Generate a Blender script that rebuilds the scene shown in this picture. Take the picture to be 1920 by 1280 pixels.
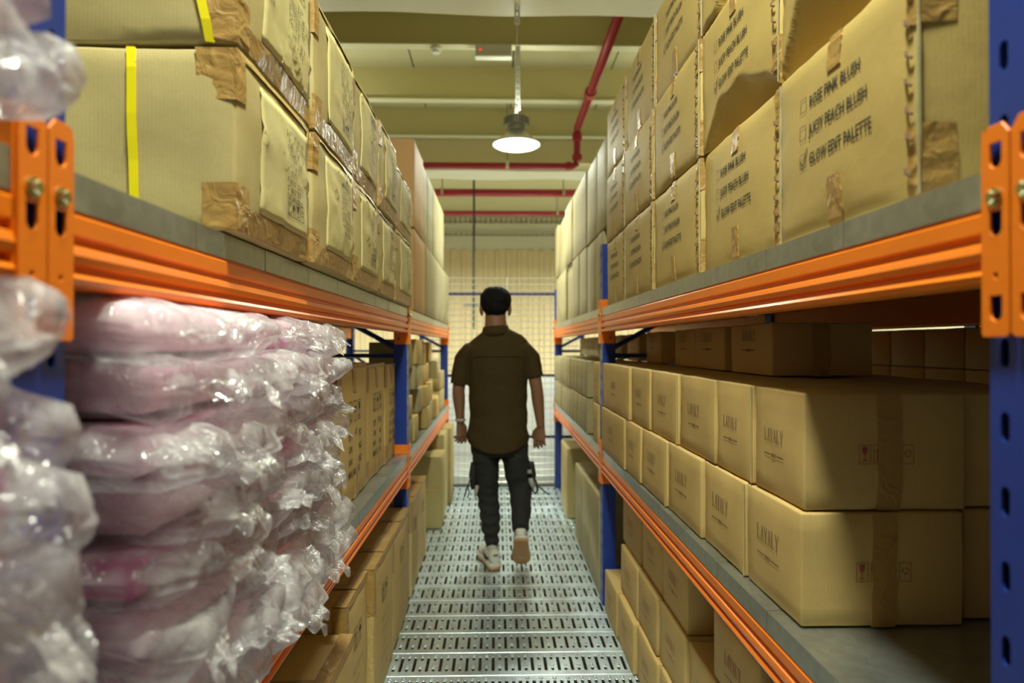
import bpy, bmesh, math, random
import numpy as np
from mathutils import Vector, Matrix, noise, Euler

for o in list(bpy.data.objects):
    bpy.data.objects.remove(o)
scene = bpy.context.scene
COL = scene.collection
PI = math.pi
rnd = random.Random(7)

# ------------------------------------------------------------------ camera
F = 1232.0                 # focal length in pixels of the 1920 x 1280 frame
H = 1.386                  # eye height above the walkway
VPX, VPY = 932.0, 647.0    # vanishing point of the aisle
TH = (960.0 - VPX) / F     # small yaw to the right
cam_d = bpy.data.cameras.new('camera')
cam = bpy.data.objects.new('camera', cam_d)
COL.objects.link(cam)
cam_d.sensor_width = 36.0
cam_d.lens = 36.0 * F / 1920.0
cam.location = (0, 0, H)
cam.rotation_euler = (PI / 2 + (VPY - 640.0) / F, 0, -math.atan(TH))
cam_d.clip_start = 0.02
cam_d.dof.use_dof = True
cam_d.dof.focus_distance = 1.8
cam_d.dof.aperture_fstop = 2.4
scene.camera = cam

# ------------------------------------------------------------------ world, exposure
w = bpy.data.worlds.new('world'); scene.world = w
w.use_nodes = True
w.node_tree.nodes['Background'].inputs[0].default_value = (1.0, 0.9, 0.66, 1)
w.node_tree.nodes['Background'].inputs[1].default_value = 0.02
vs = scene.view_settings
vs.view_transform = 'Standard'
vs.look = 'None'
vs.gamma = 1.0
vs.use_curve_mapping = False
vs.exposure = -0.36
try:
    scene.cycles.transparent_max_bounces = 32
except Exception:
    pass
LAMP_COL = (0.94, 1.0, 0.82)
LAMP_W = 62.0

# ------------------------------------------------------------------ helpers
def depthpix(px, X):
    """distance along the aisle of a point on the plane x = X that is seen at column px"""
    return F * X / (px - VPX) - X * TH

def tag(o, label=None, cat=None, group=None, kind=None):
    if label: o['label'] = label
    if cat: o['category'] = cat
    if group: o['group'] = group
    if kind: o['kind'] = kind
    return o

def link(o, parent=None):
    COL.objects.link(o)
    if parent is not None:
        o.parent = parent
    return o

def mk(name, me, mat=None, parent=None, loc=(0, 0, 0), rot=(0, 0, 0), smooth=False):
    if mat is not None and len(me.materials) == 0:
        me.materials.append(mat)
    o = bpy.data.objects.new(name, me)
    o.location = loc
    o.rotation_euler = rot
    if smooth:
        me.polygons.foreach_set('use_smooth', [True] * len(me.polygons))
    return link(o, parent)

def empty(name, loc=(0, 0, 0), rot=(0, 0, 0), parent=None):
    o = bpy.data.objects.new(name, None)
    o.location = loc
    o.rotation_euler = rot
    o.empty_display_size = 0.05
    return link(o, parent)

def pydata(name, v, f):
    me = bpy.data.meshes.new(name)
    me.from_pydata([tuple(p) for p in v], [], f)
    me.update()
    return me

class MB:
    """collects boxes, tubes and quads into one mesh"""
    def __init__(s):
        s.v = []; s.f = []
    def add(s, v, f):
        k = len(s.v)
        s.v += [tuple(p) for p in v]
        s.f += [tuple(i + k for i in q) for q in f]
        return s
    def box(s, x0, x1, y0, y1, z0, z1):
        return s.add([(x0, y0, z0), (x1, y0, z0), (x1, y1, z0), (x0, y1, z0), (x0, y0, z1), (x1, y0, z1), (x1, y1, z1), (x0, y1, z1)],
              [(0, 3, 2, 1), (4, 5, 6, 7), (0, 1, 5, 4), (1, 2, 6, 5), (2, 3, 7, 6), (3, 0, 4, 7)])
    def quad(s, a, b, c, d):
        return s.add([a, b, c, d], [(0, 1, 2, 3)])
    def tube(s, pts, r, n=10, caps=True):
        pts = [Vector(p) for p in pts]
        rs = r if isinstance(r, (list, tuple)) else [r] * len(pts)
        vs_ = []; up = None
        for i, p in enumerate(pts):
            t = (pts[min(i + 1, len(pts) - 1)] - pts[max(i - 1, 0)]).normalized()
            if up is None:
                up = t.orthogonal().normalized()
            up = (up - t * up.dot(t))
            up = up.normalized() if up.length > 1e-6 else t.orthogonal().normalized()
            b = t.cross(up)
            for k in range(n):
                a = 2 * PI * k / n
                vs_.append(p + (up * math.cos(a) + b * math.sin(a)) * rs[i])
        fs = []
        for i in range(len(pts) - 1):
            for k in range(n):
                k2 = (k + 1) % n
                fs.append((i * n + k, i * n + k2, (i + 1) * n + k2, (i + 1) * n + k))
        if caps:
            fs.append(tuple(range(n - 1, -1, -1)))
            fs.append(tuple((len(pts) - 1) * n + k for k in range(n)))
        return s.add(vs_, fs)
    def lathe(s, prof, n=24, c=(0, 0, 0)):
        v = []; f = []
        for (r, z) in prof:
            for k in range(n):
                a = 2 * PI * k / n
                v.append((c[0] + r * math.cos(a), c[1] + r * math.sin(a), c[2] + z))
        for i in range(len(prof) - 1):
            for k in range(n):
                k2 = (k + 1) % n
                f.append((i * n + k, i * n + k2, (i + 1) * n + k2, (i + 1) * n + k))
        return s.add(v, f)
    def mesh(s, name):
        return pydata(name, s.v, s.f)
    def build(s, name, mat, parent=None, loc=(0, 0, 0), rot=(0, 0, 0), smooth=False):
        return mk(name, s.mesh(name), mat, parent, loc, rot, smooth)

def plate2d(name, outline, holes, t, bevel=0.0):
    """flat plate with real holes in the local XY plane, thickness t about z = 0"""
    cu = bpy.data.curves.new(name, 'CURVE')
    cu.dimensions = '2D'
    cu.fill_mode = 'BOTH'
    cu.extrude = max(t / 2 - bevel, 0.0)
    cu.bevel_depth = bevel
    cu.bevel_resolution = 0
    for pts in [outline] + list(holes):
        sp = cu.splines.new('POLY')
        sp.points.add(len(pts) - 1)
        for i, (x, y) in enumerate(pts):
            sp.points[i].co = (x, y, 0, 1)
        sp.use_cyclic_u = True
    ob = bpy.data.objects.new(name, cu)
    me = bpy.data.meshes.new_from_object(ob)
    bpy.data.objects.remove(ob)
    bpy.data.curves.remove(cu)
    me.name = name
    return me

def text_mesh(body, size, xs=1.0, bold=0.0, align='LEFT'):
    cu = bpy.data.curves.new('text', 'FONT')
    cu.body = body; cu.size = size; cu.offset = bold
    cu.align_x = align
    cu.resolution_u = 2
    ob = bpy.data.objects.new('text', cu)
    me = bpy.data.meshes.new_from_object(ob)
    bpy.data.objects.remove(ob); bpy.data.curves.remove(cu)
    me.transform(Matrix.Diagonal((xs, 1, 1, 1)))
    v = [tuple(p.co) for p in me.vertices]
    f = [tuple(p.vertices) for p in me.polygons]
    bpy.data.meshes.remove(me)
    return v, f

def axis_pts(a, r, n):
    return [-a] + [(-a + r) + (2 * (a - r)) * i / n for i in range(n + 1)] + [a]

def rbox_mesh(name, dx, dy, dz, r=0.006, n=(6, 6, 6), disp=None):
    """box with rounded edges, base centre at the origin; disp(p, normal)->p"""
    A = (dx / 2, dy / 2, dz / 2)
    P = [axis_pts(A[i], r, n[i]) for i in range(3)]
    idx = {}; V = []; Fc = []
    def vert(i, j, k):
        key = (i, j, k)
        if key in idx: return idx[key]
        p = Vector((P[0][i], P[1][j], P[2][k]))
        c = Vector([max(-A[q] + r, min(A[q] - r, p[q])) for q in range(3)])
        d = p - c
        nn = d.normalized() if d.length > 1e-9 else Vector((0, 0, 1))
        p = c + nn * r
        if disp: p = disp(p, nn)
        V.append((p.x, p.y, p.z + A[2])); idx[key] = len(V) - 1
        return idx[key]
    N = [len(P[i]) - 1 for i in range(3)]
    for i in range(N[0]):
        for j in range(N[1]):
            Fc.append((vert(i, j, 0), vert(i, j + 1, 0), vert(i + 1, j + 1, 0), vert(i + 1, j, 0)))
            Fc.append((vert(i, j, N[2]), vert(i + 1, j, N[2]), vert(i + 1, j + 1, N[2]), vert(i, j + 1, N[2])))
    for i in range(N[0]):
        for k in range(N[2]):
            Fc.append((vert(i, 0, k), vert(i + 1, 0, k), vert(i + 1, 0, k + 1), vert(i, 0, k + 1)))
            Fc.append((vert(i, N[1], k), vert(i, N[1], k + 1), vert(i + 1, N[1], k + 1), vert(i + 1, N[1], k)))
    for j in range(N[1]):
        for k in range(N[2]):
            Fc.append((vert(0, j, k), vert(0, j, k + 1), vert(0, j + 1, k + 1), vert(0, j + 1, k)))
            Fc.append((vert(N[0], j, k), vert(N[0], j + 1, k), vert(N[0], j + 1, k + 1), vert(N[0], j, k + 1)))
    me = pydata(name, V, Fc)
    me.polygons.foreach_set('use_smooth', [True] * len(me.polygons))
    return me

ORD = ['nearest', 'second', 'third', 'fourth', 'fifth', 'sixth', 'seventh', 'eighth', 'ninth', 'tenth', 'eleventh', 'twelfth', 'thirteenth', 'fourteenth']

# ------------------------------------------------------------------ materials
def newmat(name):
    m = bpy.data.materials.new(name); m.use_nodes = True
    nt = m.node_tree
    return m, nt, nt.nodes['Principled BSDF']

def nd(nt, t, **kw):
    n = nt.nodes.new(t)
    for k, v in kw.items(): setattr(n, k, v)
    return n

def plain(name, col, rough=0.6, metal=0.0, bump=0.0, bscale=40.0, var=0.0, vscale=6.0, coat=0.0, spec=0.5):
    m, nt, b = newmat(name)
    b.inputs['Base Color'].default_value = (*col, 1)
    b.inputs['Roughness'].default_value = rough
    b.inputs['Metallic'].default_value = metal
    b.inputs['Specular IOR Level'].default_value = spec
    b.inputs['Coat Weight'].default_value = coat
    tc = nd(nt, 'ShaderNodeTexCoord')
    if var > 0:
        nz = nd(nt, 'ShaderNodeTexNoise'); nz.inputs['Scale'].default_value = vscale
        nz.inputs['Detail'].default_value = 5
        nt.links.new(tc.outputs['Object'], nz.inputs['Vector'])
        hsv = nd(nt, 'ShaderNodeHueSaturation'); hsv.inputs['Color'].default_value = (*col, 1)
        mr = nd(nt, 'ShaderNodeMapRange')
        mr.inputs['To Min'].default_value = 1 - var; mr.inputs['To Max'].default_value = 1 + var
        nt.links.new(nz.outputs['Fac'], mr.inputs['Value'])
        nt.links.new(mr.outputs['Result'], hsv.inputs['Value'])
        nt.links.new(hsv.outputs['Color'], b.inputs['Base Color'])
    if bump > 0:
        n2 = nd(nt, 'ShaderNodeTexNoise'); n2.inputs['Scale'].default_value = bscale
        n2.inputs['Detail'].default_value = 4
        nt.links.new(tc.outputs['Object'], n2.inputs['Vector'])
        bp = nd(nt, 'ShaderNodeBump'); bp.inputs['Strength'].default_value = bump
        bp.inputs['Distance'].default_value = 0.004
        nt.links.new(n2.outputs['Fac'], bp.inputs['Height'])
        nt.links.new(bp.outputs['Normal'], b.inputs['Normal'])
    return m

def cardboard(name, col, var=0.09):
    m, nt, b = newmat(name)
    tc = nd(nt, 'ShaderNodeTexCoord'); oi = nd(nt, 'ShaderNodeObjectInfo')
    hsv = nd(nt, 'ShaderNodeHueSaturation'); hsv.inputs['Color'].default_value = (*col, 1)
    mr = nd(nt, 'ShaderNodeMapRange')
    mr.inputs['To Min'].default_value = 1 - var; mr.inputs['To Max'].default_value = 1 + var
    nt.links.new(oi.outputs['Random'], mr.inputs['Value'])
    nz = nd(nt, 'ShaderNodeTexNoise'); nz.inputs['Scale'].default_value = 7; nz.inputs['Detail'].default_value = 8
    nz.inputs['Roughness'].default_value = 0.65
    nt.links.new(tc.outputs['Object'], nz.inputs['Vector'])
    mr2 = nd(nt, 'ShaderNodeMapRange'); mr2.inputs['To Min'].default_value = 0.86; mr2.inputs['To Max'].default_value = 1.12
    nt.links.new(nz.outputs['Fac'], mr2.inputs['Value'])
    mu = nd(nt, 'ShaderNodeMath', operation='MULTIPLY')
    nt.links.new(mr.outputs['Result'], mu.inputs[0]); nt.links.new(mr2.outputs['Result'], mu.inputs[1])
    nt.links.new(mu.outputs[0], hsv.inputs['Value'])
    # faint fibre flecks
    fz = nd(nt, 'ShaderNodeTexNoise'); fz.inputs['Scale'].default_value = 220; fz.inputs['Detail'].default_value = 2
    nt.links.new(tc.outputs['Object'], fz.inputs['Vector'])
    mx = nd(nt, 'ShaderNodeMixRGB', blend_type='MULTIPLY'); mx.inputs['Fac'].default_value = 0.16
    nt.links.new(hsv.outputs['Color'], mx.inputs['Color1']); nt.links.new(fz.outputs['Fac'], mx.inputs['Color2'])
    nt.links.new(mx.outputs['Color'], b.inputs['Base Color'])
    b.inputs['Roughness'].default_value = 0.62
    b.inputs['Specular IOR Level'].default_value = 0.3
    # vertical corrugation
    sp = nd(nt, 'ShaderNodeSeparateXYZ'); nt.links.new(tc.outputs['Object'], sp.inputs[0])
    ad = nd(nt, 'ShaderNodeMath', operation='ADD')
    nt.links.new(sp.outputs['X'], ad.inputs[0]); nt.links.new(sp.outputs['Y'], ad.inputs[1])
    ml = nd(nt, 'ShaderNodeMath', operation='MULTIPLY'); ml.inputs[1].default_value = 900
    nt.links.new(ad.outputs[0], ml.inputs[0])
    sn = nd(nt, 'ShaderNodeMath', operation='SINE'); nt.links.new(ml.outputs[0], sn.inputs[0])
    bz = nd(nt, 'ShaderNodeTexNoise'); bz.inputs['Scale'].default_value = 9; bz.inputs['Detail'].default_value = 6
    nt.links.new(tc.outputs['Object'], bz.inputs['Vector'])
    m3 = nd(nt, 'ShaderNodeMath', operation='MULTIPLY'); m3.inputs[1].default_value = 0.016
    nt.links.new(sn.outputs[0], m3.inputs[0])
    a3 = nd(nt, 'ShaderNodeMath', operation='ADD')
    nt.links.new(m3.outputs[0], a3.inputs[0]); nt.links.new(bz.outputs['Fac'], a3.inputs[1])
    bp = nd(nt, 'ShaderNodeBump'); bp.inputs['Strength'].default_value = 0.35; bp.inputs['Distance'].default_value = 0.006
    nt.links.new(a3.outputs[0], bp.inputs['Height']); nt.links.new(bp.outputs['Normal'], b.inputs['Normal'])
    return m

M = {}
M['card_r'] = cardboard('cardboard_golden', (0.54, 0.385, 0.122))
M['card_l'] = cardboard('cardboard_yellow', (0.53, 0.425, 0.182))
M['card_t'] = cardboard('cardboard_tan', (0.62, 0.43, 0.158))
M['card_p'] = cardboard('cardboard_pale', (0.44, 0.375, 0.19), 0.05)
M['card_q'] = cardboard('cardboard_pale_olive', (0.36, 0.315, 0.165), 0.05)
M['card_o'] = cardboard('cardboard_orange', (0.58, 0.33, 0.12))
M['paper'] = plain('label_paper', (0.62, 0.53, 0.235), 0.7, bump=0.5, bscale=14, var=0.06)
M['ink'] = plain('black_ink', (0.035, 0.03, 0.02), 0.7)
M['ink_brown'] = plain('brown_ink', (0.13, 0.06, 0.03), 0.7)
M['ink_red'] = plain('red_ink', (0.33, 0.08, 0.05), 0.7)
M['yellow'] = plain('yellow_strap', (0.86, 0.72, 0.01), 0.4)
M['orange'] = plain('orange_paint', (0.88, 0.205, 0.008), 0.33, var=0.08, vscale=9, bump=0.08, bscale=90)
M['blue'] = plain('blue_paint', (0.015, 0.042, 0.27), 0.36, var=0.15, vscale=12, bump=0.05, bscale=80)
M['red'] = plain('red_pipe_paint', (0.36, 0.018, 0.03), 0.35, var=0.1)
M['bolt'] = plain('zinc_bolt', (0.62, 0.55, 0.30), 0.25, 1.0)
M['black'] = plain('black_rubber', (0.02, 0.02, 0.02), 0.6)
M['white'] = plain('white_plastic', (0.75, 0.75, 0.68), 0.5)
M['sheet'] = plain('white_draped_sheet', (0.72, 0.69, 0.58), 0.45, bump=0.4, bscale=5, var=0.05)
M['ceil'] = plain('ceiling_panel', (0.54, 0.49, 0.28), 0.65, var=0.06, vscale=2)
M['purlin'] = plain('purlin_paint', (0.60, 0.54, 0.26), 0.6, var=0.05, vscale=2)
M['flange'] = plain('flange_paint', (0.70, 0.67, 0.47), 0.55, var=0.04)
M['cream'] = plain('cream_girder', (0.66, 0.57, 0.30), 0.6, var=0.05, vscale=2)
M['wall'] = plain('wall_paint', (0.55, 0.50, 0.36), 0.7, var=0.05, vscale=1)
M['clad'] = plain('tan_cladding', (0.60, 0.47, 0.27), 0.5, var=0.06, vscale=2)
M['whitewall'] = plain('white_hoarding', (0.88, 0.89, 0.87), 0.5, var=0.03, vscale=2)
M['wire'] = plain('bright_wire', (0.80, 0.80, 0.76), 0.3, 0.75)
M['dark'] = plain('dark_concrete', (0.10, 0.09, 0.07), 0.8, var=0.2)
M['lampbody'] = plain('lamp_casting', (0.33, 0.33, 0.28), 0.45, 0.4)
M['alu'] = plain('spun_aluminium', (0.72, 0.70, 0.60), 0.32, 0.85)
M['pink'] = plain('pink_goods', (0.78, 0.12, 0.40), 0.5, var=0.12, vscale=9, bump=0.3, bscale=16)
M['pink_pale'] = plain('pale_pink_goods', (0.94, 0.60, 0.74), 0.5, var=0.12, vscale=9, bump=0.3, bscale=16)
M['skin'] = plain('brown_skin', (0.24, 0.115, 0.058), 0.55, var=0.08, vscale=20, bump=0.08, bscale=120)
M['hair'] = plain('black_hair', (0.008, 0.007, 0.006), 0.75, bump=0.5, bscale=70, spec=0.12)
M['shirt'] = plain('dark_olive_shirt', (0.052, 0.035, 0.0115), 0.85, bump=0.25, bscale=160, var=0.12, vscale=25, spec=0.15)
M['trouser'] = plain('charcoal_trousers', (0.028, 0.029, 0.026), 0.85, bump=0.4, bscale=60, var=0.25, vscale=14, spec=0.2)
M['sneaker'] = plain('white_sneaker', (0.66, 0.64, 0.56), 0.5, bump=0.1, bscale=60)
M['gum'] = plain('gum_rubber', (0.50, 0.26, 0.085), 0.5, bump=0.3, bscale=130)
M['navy'] = plain('navy_paint', (0.012, 0.018, 0.09), 0.45)
M['wire_thin'] = plain('dull_wire', (0.36, 0.34, 0.28), 0.5, 0.5)
M['patch'] = plain('grey_patch', (0.42, 0.40, 0.36), 0.6)

def tape_mat(name, col, rough):
    m, nt, b = newmat(name)
    b.inputs['Base Color'].default_value = (*col, 1)
    b.inputs['Roughness'].default_value = rough
    b.inputs['Coat Weight'].default_value = 0.12
    b.inputs['Coat Roughness'].default_value = 0.2
    tc = nd(nt, 'ShaderNodeTexCoord')
    vz = nd(nt, 'ShaderNodeTexNoise'); vz.inputs['Scale'].default_value = 24; vz.inputs['Detail'].default_value = 5
    vz.inputs['Distortion'].default_value = 1.2
    nt.links.new(tc.outputs['Object'], vz.inputs['Vector'])
    bp = nd(nt, 'ShaderNodeBump'); bp.inputs['Strength'].default_value = 0.9; bp.inputs['Distance'].default_value = 0.006
    nt.links.new(vz.outputs['Fac'], bp.inputs['Height'])
    nt.links.new(bp.outputs['Normal'], b.inputs['Normal']); nt.links.new(bp.outputs['Normal'], b.inputs['Coat Normal'])
    return m
M['tape'] = tape_mat('brown_parcel_tape', (0.40, 0.235, 0.065), 0.42)
M['tape_y'] = tape_mat('yellowed_tape', (0.56, 0.40, 0.14), 0.42)

def galv_mat(name, col, rough):
    m, nt, b = newmat(name)
    tc = nd(nt, 'ShaderNodeTexCoord')
    vo = nd(nt, 'ShaderNodeTexVoronoi'); vo.inputs['Scale'].default_value = 60
    nt.links.new(tc.outputs['Object'], vo.inputs['Vector'])
    nz = nd(nt, 'ShaderNodeTexNoise'); nz.inputs['Scale'].default_value = 7; nz.inputs['Detail'].default_value = 6
    nt.links.new(tc.outputs['Object'], nz.inputs['Vector'])
    sepc = nd(nt, 'ShaderNodeSeparateColor'); nt.links.new(vo.outputs['Color'], sepc.inputs[0])
    ad = nd(nt, 'ShaderNodeMath', operation='MULTIPLY'); nt.links.new(sepc.outputs[0], ad.inputs[0]); ad.inputs[1].default_value = 0.3
    a2 = nd(nt, 'ShaderNodeMath', operation='ADD'); nt.links.new(ad.outputs[0], a2.inputs[0]); nt.links.new(nz.outputs['Fac'], a2.inputs[1])
    mr = nd(nt, 'ShaderNodeMapRange'); mr.inputs['From Min'].default_value = 0.3; mr.inputs['From Max'].default_value = 1.0
    mr.inputs['To Min'].default_value = 0.8; mr.inputs['To Max'].default_value = 1.15
    nt.links.new(a2.outputs[0], mr.inputs['Value'])
    hsv = nd(nt, 'ShaderNodeHueSaturation'); hsv.inputs['Color'].default_value = (*col, 1)
    nt.links.new(mr.outputs['Result'], hsv.inputs['Value']); nt.links.new(hsv.outputs['Color'], b.inputs['Base Color'])
    mr2 = nd(nt, 'ShaderNodeMapRange'); mr2.inputs['To Min'].default_value = rough - 0.1; mr2.inputs['To Max'].default_value = rough + 0.15
    nt.links.new(nz.outputs['Fac'], mr2.inputs['Value']); nt.links.new(mr2.outputs['Result'], b.inputs['Roughness'])
    b.inputs['Metallic'].default_value = 0.85
    return m
M['galv'] = galv_mat('galvanised_steel', (0.44, 0.47, 0.44), 0.3)
M['galv_floor'] = galv_mat('galvanised_walkway', (0.74, 0.87, 0.96), 0.34)

def film_mat():
    m = bpy.data.materials.new('clear_plastic_film'); m.use_nodes = True
    nt = m.node_tree; nt.nodes.clear()
    out = nd(nt, 'ShaderNodeOutputMaterial')
    tc = nd(nt, 'ShaderNodeTexCoord')
    n1 = nd(nt, 'ShaderNodeTexNoise'); n1.inputs['Scale'].default_value = 10; n1.inputs['Detail'].default_value = 4
    n1.inputs['Distortion'].default_value = 1.6; n1.inputs['Roughness'].default_value = 0.55
    nt.links.new(tc.outputs['Object'], n1.inputs['Vector'])
    # sharp creases
    n2 = nd(nt, 'ShaderNodeTexNoise'); n2.inputs['Scale'].default_value = 16; n2.inputs['Detail'].default_value = 3
    n2.inputs['Distortion'].default_value = 2.0
    nt.links.new(tc.outputs['Object'], n2.inputs['Vector'])
    sb = nd(nt, 'ShaderNodeMath', operation='SUBTRACT'); sb.inputs[1].default_value = 0.5; nt.links.new(n2.outputs['Fac'], sb.inputs[0])
    ab = nd(nt, 'ShaderNodeMath', operation='ABSOLUTE'); nt.links.new(sb.outputs[0], ab.inputs[0])
    ml = nd(nt, 'ShaderNodeMath', operation='MULTIPLY'); ml.inputs[1].default_value = -2.2; nt.links.new(ab.outputs[0], ml.inputs[0])
    ad = nd(nt, 'ShaderNodeMath', operation='ADD'); nt.links.new(ml.outputs[0], ad.inputs[0]); nt.links.new(n1.outputs['Fac'], ad.inputs[1])
    bp = nd(nt, 'ShaderNodeBump'); bp.inputs['Strength'].default_value = 0.8; bp.inputs['Distance'].default_value = 0.012
    nt.links.new(ad.outputs[0], bp.inputs['Height'])
    tr = nd(nt, 'ShaderNodeBsdfTransparent'); tr.inputs['Color'].default_value = (0.99, 0.98, 0.99, 1)
    df = nd(nt, 'ShaderNodeBsdfDiffuse'); df.inputs['Color'].default_value = (0.98, 0.95, 0.97, 1)
    tl = nd(nt, 'ShaderNodeBsdfTranslucent'); tl.inputs['Color'].default_value = (0.98, 0.95, 0.97, 1)
    m0 = nd(nt, 'ShaderNodeMixShader'); m0.inputs[0].default_value = 0.5
    nt.links.new(df.outputs[0], m0.inputs[1]); nt.links.new(tl.outputs[0], m0.inputs[2])
    mr = nd(nt, 'ShaderNodeMapRange'); mr.inputs['From Min'].default_value = 0.35; mr.inputs['From Max'].default_value = 0.7
    mr.inputs['To Min'].default_value = 0.14; mr.inputs['To Max'].default_value = 0.62
    nt.links.new(n1.outputs['Fac'], mr.inputs['Value'])
    m1 = nd(nt, 'ShaderNodeMixShader')
    nt.links.new(mr.outputs['Result'], m1.inputs[0]); nt.links.new(tr.outputs[0], m1.inputs[1]); nt.links.new(m0.outputs[0], m1.inputs[2])
    gl = nd(nt, 'ShaderNodeBsdfGlossy'); gl.inputs['Roughness'].default_value = 0.2
    nt.links.new(bp.outputs['Normal'], gl.inputs['Normal'])
    fr = nd(nt, 'ShaderNodeFresnel'); fr.inputs['IOR'].default_value = 1.6
    nt.links.new(bp.outputs['Normal'], fr.inputs['Normal'])
    fm = nd(nt, 'ShaderNodeMath', operation='MULTIPLY'); fm.inputs[1].default_value = 0.5; fm.use_clamp = True
    nt.links.new(fr.outputs[0], fm.inputs[0])
    m2 = nd(nt, 'ShaderNodeMixShader')
    nt.links.new(fm.outputs[0], m2.inputs[0]); nt.links.new(m1.outputs[0], m2.inputs[1]); nt.links.new(gl.outputs[0], m2.inputs[2])
    nt.links.new(m2.outputs[0], out.inputs['Surface'])
    return m
M['film'] = film_mat()

def emit_mat(name, col, s):
    m = bpy.data.materials.new(name); m.use_nodes = True
    nt = m.node_tree; nt.nodes.clear()
    out = nd(nt, 'ShaderNodeOutputMaterial'); e = nd(nt, 'ShaderNodeEmission')
    e.inputs[0].default_value = (*col, 1); e.inputs[1].default_value = s
    nt.links.new(e.outputs[0], out.inputs['Surface'])
    return m
M['glow'] = emit_mat('lamp_diffuser_glow', (1.0, 0.97, 0.86), 14.0)
M['led'] = emit_mat('red_led', (1.0, 0.05, 0.03), 2.0)

# ------------------------------------------------------------------ the setting
XR, XL = 0.56, -0.475            # aisle-side faces of the racks
POSTS = [0.657, 3.515, 6.400]     # near sides of the uprights
DEPTH = 1.0
FENCE_Y = 6.52

floor = empty('floor', (0, 0, 0)); tag(floor, kind='structure')
def rrect(cx, cy, w_, h_, n=4):
    r = min(w_, h_) / 2; pts = []
    for (sx, sy, a0) in ((1, 1, 0), (-1, 1, PI / 2), (-1, -1, PI), (1, -1, 1.5 * PI)):
        for i in range(n + 1):
            a = a0 + PI / 2 * i / n
            pts.append((cx + sx * (w_ / 2 - r) + r * math.cos(a), cy + sy * (h_ / 2 - r) + r * math.sin(a)))
    return pts
PW, PITCH = 1.22, 0.205
def plank_mesh():
    holes = []; dimples = []
    x = -PW / 2 + 0.03; k = 0
    while x < PW / 2 - 0.02:
        if k % 2 == 0:
            holes.append(rrect(x, 0.0, 0.0150, 0.128, 3))
        else:
            holes.append(rrect(x, 0.048, 0.0140, 0.030, 3))
            holes.append(rrect(x, -0.048, 0.0140, 0.028, 3))
            dimples += [(x, 0.075), (x, -0.020)]
        x += 0.0285; k += 1
    wy = PITCH / 2 - 0.003
    me = plate2d('plank', [(-PW / 2, -wy), (PW / 2, -wy), (PW / 2, wy), (-PW / 2, wy)], holes, 0.006, 0.0012)
    mb = MB()
    mb.v = [tuple(v.co) for v in me.vertices]; mb.f = [tuple(p.vertices) for p in me.polygons]
    bpy.data.meshes.remove(me)
    for (x, y) in dimples:          # pressed anti-slip nubs
        mb.lathe([(0.0095, 0.0025), (0.008, 0.006), (0.0045, 0.0085), (0.0005, 0.009)], 8, (x, y, 0))
    for s in (-1, 1):               # folded long edges: a raised rolled lip and a skirt
        mb.tube([(-PW / 2, s * (wy - 0.003), 0.0008), (PW / 2, s * (wy - 0.003), 0.0008)], 0.0022, 6)
        mb.box(-PW / 2, PW / 2, min(s * wy, s * (wy - 0.003)), max(s * wy, s * (wy - 0.003)), -0.04, -0.002)
    return mb.mesh('plank')
pm = plank_mesh()
y = 0.62
while y < 6.5:
    mk('plank', pm, M['galv_floor'], floor, (0.05, y, -0.0052 + rnd.uniform(-0.0006, 0.0006)), (0, 0, 0))
    y += PITCH
# plain decking that carries the goods under the racks, dark slab far below
MB().box(-1.9, -0.56, -2.5, 7.0, -0.04, 0.0).build('side_decking', M['galv'], floor)
MB().box(0.66, 3.2, -2.5, 7.0, -0.04, 0.0).build('side_decking', M['galv'], floor)
MB().box(-0.56, 0.66, -2.5, 0.515, -0.04, 0.0).build('near_decking', M['galv'], floor)
MB().box(-1.9, 3.2, 6.565, 13.2, -0.04, 0.0).build('far_decking', M['galv'], floor)
fl = MB().box(-6, 6, -6, 13.2, -1.5, -1.45).build('floor_slab', M['dark']); tag(fl, kind='structure')

for (nm, b) in (('wall_left', (-6.1, -6, -6, 13.2, -1.5, 4.4)), ('wall_right', (6, 6.1, -6, 13.2, -1.5, 4.4)), ('wall_back', (-6, 6, -6.1, -6, -1.5, 4.4))):
    tag(MB().box(*b).build(nm, M['wall']), kind='structure')

# far wall: corrugated cladding below, ribbed eaves band above
wf = empty('wall_front', (0, 13.0, 0)); tag(wf, kind='structure')
mb = MB(); xs = []; k = -5.0
prof = []
while k < 5.0:
    prof += [(k, 0), (k + 0.11, 0), (k + 0.13, -0.035), (k + 0.19, -0.035), (k + 0.21, 0)]
    k += 0.22
vv = []; ff = []
for (x, yy) in prof:
    vv += [(x, yy, -1.4), (x, yy, 3.26)]
for i in range(len(prof) - 1):
    ff.append((2 * i, 2 * i + 2, 2 * i + 3, 2 * i + 1))
mb.add(vv, ff); mb.build('cladding', M['clad'], wf)
mb = MB().box(-5, 5, 0.0, 0.1, 3.262, 4.0)
mb.box(-5, 5, -0.10, 0.0, 3.72, 3.78); mb.box(-5, 5, -0.06, 0.0, 3.50, 3.54)
mb.build('eaves_band', M['wall'], wf)
mb = MB()
for i in range(60):
    x = -3 + i * 0.1
    mb.box(x, x + 0.05, -0.05, 0.0, 3.79, 3.90); mb.box(x + 0.02, x + 0.06, -0.05, 0.0, 3.56, 3.62)
tag(mb.build('eaves_ribs', M['wall'], wf), kind='stuff')

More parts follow.
